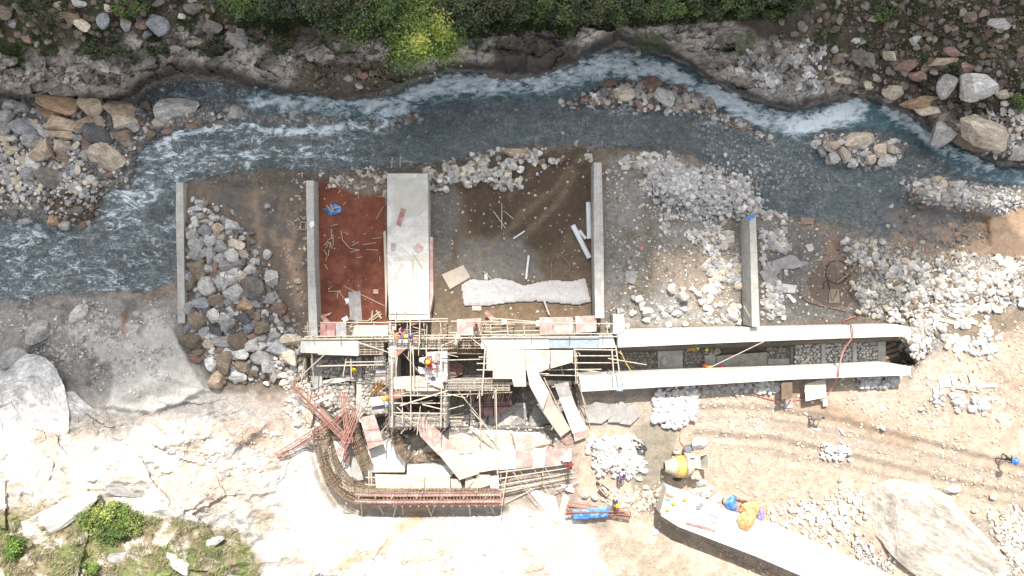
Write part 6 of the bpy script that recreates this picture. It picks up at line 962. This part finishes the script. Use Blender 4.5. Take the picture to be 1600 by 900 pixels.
# ------------------------------------------------------------------ people
def body_mesh(pose):
    # local frame: x ahead, y left, z up; metres
    J = {}; E = []
    def add(n, p, r, par=None): J[n] = (Vector(p), r); 
    tilt = {'stand': 0, 'walk': .08, 'bend': 1.15, 'crouch': .75, 'sit': .35, 'reach': .45}[pose]
    hipz = {'stand': .93, 'walk': .92, 'bend': .90, 'crouch': .38, 'sit': .32, 'reach': .92}[pose]
    hip = Vector((0, 0, hipz)); f = Vector((math.sin(tilt), 0, math.cos(tilt))); n_ = Vector((math.cos(tilt), 0, -math.sin(tilt)))
    seq = [('pelvis', hip, .125), ('waist', hip+f*.20, .115), ('chest', hip+f*.40, .135), ('neck', hip+f*.56, .055)]
    hd = (f+Vector((0, 0, .5))).normalized() if tilt > .3 else f
    seq += [('head0', hip+f*.56+hd*.09, .07), ('head1', hip+f*.56+hd*.17, .092), ('head2', hip+f*.56+hd*.25, .075)]
    for i, (a, b, c) in enumerate(seq): add(a, b, c); i and E.append((seq[i-1][0], a))
    ar = {'stand': (.05, -.55), 'walk': (.2, -.5), 'bend': (.15, -.55), 'crouch': (.35, -.3), 'sit': (.35, -.25), 'reach': (.4, -.25)}[pose]
    for sd, s in (('l', 1), ('r', -1)):
        sh_ = hip+f*.50+Vector((0, .19*s, 0)); add('sh'+sd, sh_, .062); E.append(('chest', 'sh'+sd))
        sw = ar[0]*(1 if (pose != 'walk' or s > 0) else -1)
        el = sh_+Vector((sw*.5, .06*s, -.27 if pose not in ('sit', 'crouch') else -.2)); wr = el+Vector((sw*.6+.08, -.02*s, -.23 if pose not in ('sit', 'crouch', 'reach') else -.08)); 
        add('el'+sd, el, .042); add('wr'+sd, wr, .028); E += [('sh'+sd, 'el'+sd), ('el'+sd, 'wr'+sd)]
        d = (wr-el).normalized(); side = Vector((0, 1, 0)); pm = wr+d*.07; add('pm'+sd, pm, .034); E.append(('wr'+sd, 'pm'+sd))
        for k, (o_, ln) in enumerate(((-.03, .065), (-.01, .08), (.011, .074), (.031, .058))):
            b1 = pm+side*o_+d*.03; t1 = b1+d*ln*.5; t2 = t1+(d+Vector((.5, 0, 0))*.6).normalized()*ln*.5
            for nm, p, r in (('a', b1, .010), ('b', t1, .009), ('c', t2, .008)): add('f%d%s%s' % (k, nm, sd), p, r)
            E += [('pm'+sd, 'f%da%s' % (k, sd)), ('f%da%s' % (k, sd), 'f%db%s' % (k, sd)), ('f%db%s' % (k, sd), 'f%dc%s' % (k, sd))]
        th = wr+d*.03-side*.03*s; t2 = th+(d-side*s*.6).normalized()*.05; add('ta'+sd, th, .012); add('tb'+sd, t2, .010); E += [('wr'+sd, 'ta'+sd), ('ta'+sd, 'tb'+sd)]
        st = {'walk': .24*s}.get(pose, .02); hpj = hip+Vector((0, .10*s, -.05))
        if pose in ('crouch', 'sit'): kn = Vector((.36, .16*s, .44 if pose == 'crouch' else .46)); an = Vector((.12 if pose == 'crouch' else .42, .15*s, .08))
        else: kn = Vector((.05+st*.6, .12*s, .49)); an = Vector((st*1.1-.03, .12*s, .08))
        toe = an+Vector((.19, .02*s, -.045))
        for nm, p, r in (('hp', hpj, .098), ('kn', kn, .058), ('an', an, .042), ('to', toe, .036)): add(nm+sd, p, r)
        E += [('pelvis', 'hp'+sd), ('hp'+sd, 'kn'+sd), ('kn'+sd, 'an'+sd), ('an'+sd, 'to'+sd)]
    names = list(J); me = bpy.data.meshes.new('body'); me.from_pydata([J[n][0] for n in names], [(names.index(a), names.index(b)) for a, b in E], [])
    o = bpy.data.objects.new('tmp', me); COL.objects.link(o); o.modifiers.new('s', 'SKIN')
    for i, n in enumerate(names): sv = me.skin_vertices[0].data[i]; sv.radius = (J[n][1], J[n][1]*(.72 if n in ('chest', 'waist', 'pelvis') else 1)); sv.use_root = n == 'pelvis'
    o.modifiers.new('u', 'SUBSURF').levels = 1; dg = bpy.context.evaluated_depsgraph_get(); ev = bpy.data.meshes.new_from_object(o.evaluated_get(dg)); bpy.data.objects.remove(o)
    seg = [(names.index(a), names.index(b)) for a, b in E]; arr = {n: J[n][0] for n in names}
    lab = []
    for p in ev.polygons:
        c = p.center; bd = 1e9; bn = None
        for a, b in E:
            u = arr[a]; v = arr[b]; e_ = v-u; t = max(0, min(1, (c-u).dot(e_)/(e_.dot(e_)+1e-9))); d = (c-u-e_*t).length
            if d < bd: bd = d; bn = (a, b)
        a, b = bn
        lab.append(2 if a.startswith('an') else 1 if a[:2] in ('hp', 'kn') or (a == 'pelvis' and b.startswith('hp')) else 0 if (a in ('pelvis', 'waist', 'chest') or a.startswith('sh')) and b != 'neck' else 3)
    ev.polygons.foreach_set('material_index', lab); ev.polygons.foreach_set('use_smooth', [True]*len(lab))
    head = arr['head1']; return ev, head, hd, J['neck'][0]
BODY = {}
SKIN = M('skin', (.23,.13,.085), .6, .1, 5); HAIRM = M('black_hair', (.012,.011,.011), .5, .2, 8)
def person(px, py, z, face, pose, shirt, pants, hat, label, hatr=.155, grp='workers on the site'):
    if pose not in BODY: BODY[pose] = body_mesh(pose)
    ev, head, hd, neck = BODY[pose]; me = ev.copy(); me.materials.clear()
    for nm, c in (('shirt', shirt), ('trousers', pants)): me.materials.append(M('%s_%02d%02d%02d' % ((nm,)+tuple(int(q*99) for q in c)), c, .9, .2, 6))
    me.materials.append(M('dark_boots', (.04,.035,.03), .7, .2, 5)); me.materials.append(SKIN)
    loc = P(px, py, z) if z is not None else G(px, py); e = empty('person', loc, label, 'person', grp, face)
    b = bpy.data.objects.new('body', me); COL.objects.link(b); b.parent = e
    fwd = Vector((1, 0, 0)); fx = (fwd-hd*fwd.dot(hd)).normalized(); sd = Vector((0, 1, 0))
    nz = MB().bar(head+fx*.085+hd*.01, head+fx*.115-hd*.02, .010, 5, .016).build('nose', SKIN, None); nz.parent = e
    for s in (1, -1):
        y_ = MB().lathe([(0, .006), (.5, .012), (1, .006)], head+fx*.082+sd*.033*s+hd*.02, head+fx*.094+sd*.033*s+hd*.02, 8).build('eye', HAIRM, None); y_.parent = e
        a_ = MB().lathe([(0, .012), (.5, .026), (1, .012)], head+sd*.085*s-hd*.005, head+sd*.10*s-hd*.005, 8).build('ear', SKIN, None); a_.parent = e
    mo = MB().beam(head+fx*.088-hd*.055-sd*.022, head+fx*.088-hd*.055+sd*.022, .008, .008).build('mouth', M('lips', (.20,.07,.06)), None); mo.parent = e
    prof = [(0, .100), (.25, .104), (.6, .088), (.85, .055), (1, .012)]
    h = MB().lathe(prof, head+hd*.0-fx*.012, head+hd*.125-fx*.012, 14).build('hair', HAIRM, None, True); h.parent = e
    if hat:
        r = hatr; hm = M('helmet_%02d%02d%02d' % tuple(int(q*99) for q in hat), hat, .35, .08, 4)
        k = MB().lathe([(0, r*1.12), (.06, r*1.12), (.10, r*.92), (.45, r*.84), (.8, r*.5), (1, r*.06)], head+hd*.035, head+hd*(.035+r), 18).build('helmet' if r < .2 else 'hat', hm, None, True); k.parent = e
    return e
Yh = (.68,.55,.03)
person(1561,712,None,.1,'walk',(.05,.045,.06),(.06,.05,.05),(.05,.18,.62),'person in dark clothes under a big round blue hat on the haul road',.26)
person(1263,652,None,.3,'bend',(.16,.13,.12),(.04,.04,.045),None,'person in a dull brown top bending forward on the brown haul road')
person(1229,597,None,1.6,'crouch',(.035,.035,.05),(.06,.05,.05),None,'person in black crouching beside the lower channel wall')
person(960,780,None,1.4,'stand',(.06,.055,.06),(.05,.05,.06),Yh,'person in dark clothes and yellow helmet below the white stone heap')
person(966,748,None,1.2,'bend',(.12,.08,.16),(.20,.17,.15),None,'person in a purple shirt bending at the white stone heap')
person(1006,699,None,2.6,'bend',(.05,.05,.055),(.05,.05,.05),None,'person in black bending behind the full wheelbarrow')
person(957,692,None,-.4,'crouch',(.50,.38,.30),(.08,.06,.06),None,'person in a beige shirt crouching left of the full wheelbarrow')
person(889,722,1.12,2.2,'stand',(.22,.03,.035),(.10,.03,.03),None,'person in dark red standing at the right end of the walkway')
person(743,516,1.72,1.3,'crouch',(.26,.16,.11),(.30,.12,.13),None,'person in brown crouching on the left pink sheet')
person(622,529,1.62,1.6,'bend',(.58,.27,.14),(.10,.08,.07),None,'bent person in an orange shirt, left of the three on the scaffold'); person(633,527,1.62,1.6,'bend',(.34,.16,.20),(.12,.10,.14),None,'bent person in a mauve shirt, middle of the three on the scaffold')
person(645,525,1.62,2.8,'reach',(.10,.11,.26),(.08,.08,.14),Yh,'person in blue with yellow helmet, right of the three on the scaffold'); person(672,556,2.1,-1.5,'reach',(.35,.08,.06),(.5,.46,.42),Yh,'person in red with yellow helmet standing on the cutting platform')
person(667,568,2.1,-.2,'crouch',(.55,.04,.04),(.40,.36,.34),None,'person in bright red crouching on the cutting platform'); person(684,552,2.1,-1.6,'bend',(.25,.20,.16),(.22,.20,.24),None,'person in grey-brown bending at the right of the cutting platform'); person(657,562,2.1,0,'crouch',(.6,.58,.56),(.3,.28,.26),None,'person in white crouching at the left of the cutting platform')
person(611,621,1.6,2.6,'reach',(.50,.20,.08),(.3,.22,.18),Yh,'person in orange with yellow helmet beside the zinc sheet'); person(713,537,.95,1.2,'bend',(.48,.44,.38),(.30,.22,.16),(.62,.58,.48),'person in cream with a pale helmet in the rebar cage')
person(1071,544,-1.85,.2,'bend',(.42,.25,.08),(.14,.12,.10),Yh,'person in ochre with yellow helmet close under the upper channel wall'); person(1090,546,-1.85,.2,'crouch',(.12,.11,.09),(.10,.09,.08),Yh,'person in dark green with yellow helmet, right of the ochre one in the channel')
person(1096,568,-1.85,-.6,'bend',(.60,.17,.04),(.30,.08,.03),None,'person in bright orange bending on the channel floor'); person(1130,575,-1.7,3.1,'crouch',(.62,.05,.12),(.18,.12,.12),None,'person in crimson crouching by the lower channel wall')
person(557,584,-.85,1.6,'crouch',(.45,.34,.12),(.3,.26,.22),Yh,'crouching person with yellow helmet on the diagonal paving rib'); person(697,660,.2,2.0,'crouch',(.40,.06,.07),(.3,.1,.1),None,'person in red crouching low inside the lower right corner of the shaft')
# ------------------------------------------------------------------ trees, shrubs, grass
def leaf_mat(name, c1, c2, yel=None):
    m = bpy.data.materials.new(name); m.use_nodes = True; N, L = nodes(m); b = N['Principled BSDF']
    at = N.new('ShaderNodeAttribute'); at.attribute_name = 'Col'; L.new(at.outputs['Color'], b.inputs['Base Color']); b.inputs['Roughness'].default_value = .6
    try: b.inputs['Subsurface Weight'].default_value = 0
    except Exception: pass
    return m
LEAF = leaf_mat('foliage', None, None); BARK = M('bark', (.12,.09,.065), .9, .3, 4)
def leaves(cents, rads, n, size, cols, parent_loc, flat=.7):
    ci = rg.integers(0, len(cents), n); d = rg.normal(size=(n, 3))*.55; r = np.ones(n)
    c = np.array(cents)[ci]+d*(r*np.array(rads)[ci])[:, None]*np.array([1, 1, flat])
    u = rg.normal(size=(n, 3))*np.array([1, 1, .45]); u /= np.linalg.norm(u, axis=1)[:, None]; w_ = rg.normal(size=(n, 3))*np.array([1, 1, .45]); w_ -= (w_*u).sum(1)[:, None]*u; w_ /= np.linalg.norm(w_, axis=1)[:, None]
    s = (size*rg.uniform(.6, 1.5, n))[:, None]; nrm = np.cross(u, w_)
    V = np.stack([c-u*s, c+w_*s*.45+nrm*s*.12, c+u*s, c-w_*s*.45+nrm*s*.12], 1)
    tone = rg.uniform(.6, 1.25, len(cents))[ci]*rg.uniform(.7, 1.3, n)
    cc = np.array(cols)[rg.integers(0, len(cols), len(cents))[ci]]*tone[:, None]
    F = np.arange(n*4).reshape(n, 4); return V.reshape(-1, 3)-np.array(parent_loc), F, np.repeat(cc, 4, 0)
def tree(px, py, rx, ry, hz, label, cols, nclump=26, nleaf=7000, size=.11, name='tree', cat='tree', grp=None, zc=None):
    g = G(px, py); base = g; e = empty(name, base, label, cat, grp)
    cz = base.z+hz*.65; cen = []; rad = []
    for i in range(nclump):
        a = rg.uniform(0, 6.28); r = rg.random()**.5; x = px+rx*r*math.cos(a); y = py+ry*r*math.sin(a); z = cz+hz*.35*rg.uniform(-1, 1)*(1.1-r*.5)
        cen.append(tuple(P(x, y, z))); rad.append(rg.uniform(.45, 1.0)*min(rx, ry)/PX*.42)
    tn = rg.uniform(.8, 1.35); V, F, Cc = leaves(cen, rad, nleaf, size, cols, base); Cc = Cc*tn; cr = np_mesh('crown', V, F, LEAF, Cc); cr.parent = e
    tk = MB(); top = Vector(P(px, py, cz)); tk.bar(base-Vector((0, 0, .3)), base.lerp(top, .6), .05*hz/2+.04, 8, .03*hz/2+.03)
    for i in range(0, nclump, 2): tk.bar(base.lerp(top, .3+.3*random.random()), cen[i], .045, 5, .015)
    tk.build('trunk', BARK, e); return e
DG = [(.03,.047,.016), (.042,.06,.02), (.055,.068,.025), (.035,.042,.02), (.075,.078,.03)]; MG = [(.055,.09,.022), (.08,.12,.028), (.04,.065,.018), (.10,.13,.035)]; BG_ = [(.10,.165,.03), (.14,.21,.04), (.07,.12,.025), (.18,.23,.05)]; YG = [(.30,.36,.05), (.42,.42,.08), (.20,.28,.04)]
TR = [(385,2,46,22,2.4,'mid green bushy tree above the left cliff, leftmost of the wood',MG,'a'), (445,4,36,24,2.0,'olive green tree between the leftmost tree and the brown bare gap',DG,'a'), (520,6,48,34,3,'dark green tree left of the bright shrub, cut by the top edge',DG,'a'), (585,22,46,44,3,'green tree hanging over the cliff just left of the bright shrub',MG,'a'),
      (655,48,58,50,3.2,'brightest green tree with a yellow crown patch hanging over the cliff',BG_,'b'), (735,10,42,32,3,'very dark tree right of the brightest tree',DG,'a'), (795,2,46,28,2.6,'dark green tree over the dark cliff cleft',DG,'a'), (850,4,44,24,2.2,'olive tree above the dark wet cliff face',MG,'a'), (905,4,46,30,3,'dark green tree above the middle of the cliff',DG,'a'), (955,8,44,26,2.4,'fresh green tree above the boulder in the rapid',MG,'a'),
      (1010,-2,46,24,2.4,'brown-green thin tree right of the fresh green one',DG,'a'), (1065,2,44,22,2.2,'mid green tree above the right half of the cliff',MG,'a'), (1120,0,42,22,2.2,'dull green tree, third from the right end of the wood',DG,'a'), (1172,2,34,20,2.0,'bright green tree, second from the right end of the wood',MG,'a'), (1225,-2,38,12,1.6,'lowest small tree at the right end of the wood',DG,'a')]
for q in TR: tree(q[0], q[1], q[2], q[3], q[4], q[5], q[6], 44 if q[7] == 'b' else 36, 15000 if q[7] == 'b' else 8500, .10, grp='trees growing along the top of the cliff')
tp = [P(668+20*math.cos(k*2.1), 52+22*math.sin(k*1.7), 9.0+.2*k) for k in range(5)]
V, F, Cc = leaves([tuple(p) for p in tp], [.6]*5, 620, .10, YG, tp[0]); yc = np_mesh('crown', V, F, LEAF, Cc); par = [o for o in bpy.data.objects if o.get('label', '').startswith('brightest green tree')][0]; yc.parent = par; yc.location = tp[0]-par.location
for i, (x, y, rx, ry, lb, cs) in enumerate(((160,72,34,20,'mossy green shrub on the left hillside rim',DG), (440,62,16,18,'small green shrub on the cliff left of the wood',DG), (70,14,46,18,'dark green shrub patch at the top left corner',DG), (205,12,30,14,'green shrub patch right of the top left corner',MG), (248,76,16,9,'low green shrub under the blue-grey hillside boulder',DG), (330,72,18,10,'low green shrub under the dark grey hillside boulder',DG), (880,52,14,9,'tiny green tuft on the dark cliff',MG), (1215,22,22,14,'green shrub at the right end of the cliff top',MG), (1285,60,14,8,'dark tuft on the right hillside start',DG), (1385,20,16,12,'green tuft among the right hillside stones',MG), (1440,18,16,10,'small olive tuft at the top right',DG), (1490,108,14,8,'green tuft above the largest hillside boulder',DG), (1590,158,14,10,'green tuft at the right edge',MG), (1450,130,10,6,'tiny green tuft by the reddish hillside rocks',DG))):
    tree(x, y, rx, ry, .7, lb, cs, 14, 2200, .08, 'shrub', 'shrub', 'shrubs and tufts on the north bank')
tree(178, 812, 50, 26, 1.3, 'sunlit yellow-green bush on the white rock at the lower left', [(.14,.20,.035), (.10,.16,.03), (.20,.24,.06)], 34, 9000, .085, 'shrub', 'shrub'); tree(20, 857, 22, 16, 1.0, 'rounder green bush at the left edge, lower left', [(.12,.2,.03), (.08,.14,.02)], 16, 3500, .08, 'shrub', 'shrub'); tree(140, 888, 14, 10, .6, 'small bright green bush at the bottom edge', BG_, 8, 1500, .07, 'shrub', 'shrub')
tree(142, 772, 9, 7, .5, 'tiny pale green sprout above the yellow-green bush', BG_, 6, 500, .06, 'shrub', 'shrub')
# grass on the lower-left rock
def grass(name, poly, n, cols, label, hgt=.22, thr=None):
    us = [p[0] for p in poly]; vs = [p[1] for p in poly]; u = rg.uniform(min(us), max(us), n*3); v = rg.uniform(min(vs), max(vs), n*3); k = (sdf(u, v, poly) > 0) & (fbm(u/20, v/20, 3, 140) > (thr if thr is not None else -9)); u = u[k][:n]; v = v[k][:n]; n = len(u); z = zat(u, v); kk = (CH-z)/CH/PX
    B = np.stack([(u-800)*kk, (450-v)*kk, z], 1); a = rg.uniform(0, 6.28, n); h = hgt*rg.uniform(.5, 1.5, n); ln = rg.uniform(.1, .5, n)*h*2.2
    s = np.stack([np.cos(a), np.sin(a), 0*a], 1)*.022; t = B+np.stack([-np.sin(a)*ln, np.cos(a)*ln, h], 1)
    V = np.stack([B-s, B+s, t], 1).reshape(-1, 3); c = np.array(cols)[rg.integers(0, len(cols), n)]*rg.uniform(.7, 1.3, (n, 1)); o = np_mesh(name, V, np.arange(n*3).reshape(n, 3), LEAF, np.repeat(c, 3, 0)); return tag(o, label, 'grass', None, 'stuff')
grass('grass', [(0,800),(100,782),(240,800),(380,830),(410,905),(0,905)], 15000, [(.22,.20,.10), (.30,.26,.17), (.14,.18,.05), (.34,.29,.20)], 'dry and green grass over the lower left rocks', .18, .0)
grass('hillside_grass', [(0,0),(340,0),(450,60),(340,90),(200,85),(0,90)], 16000, [(.04,.07,.02), (.06,.09,.025), (.09,.09,.04)], 'sparse green grass among the stones of the left hillside', .16, .12)
grass('hillside_grass', [(1250,0),(1600,0),(1600,180),(1480,150),(1300,80)], 16000, [(.04,.07,.02), (.07,.09,.03), (.09,.08,.04)], 'sparse green grass among the stones of the right hillside', .16, .15)
grass('cliff_top_grass', [(340,0),(1270,0),(1230,26),(1050,40),(900,44),(760,60),(560,60),(470,40),(400,70)], 30000, DG+MG, 'dark undergrowth along the cliff top beneath the trees', .35, -.3)
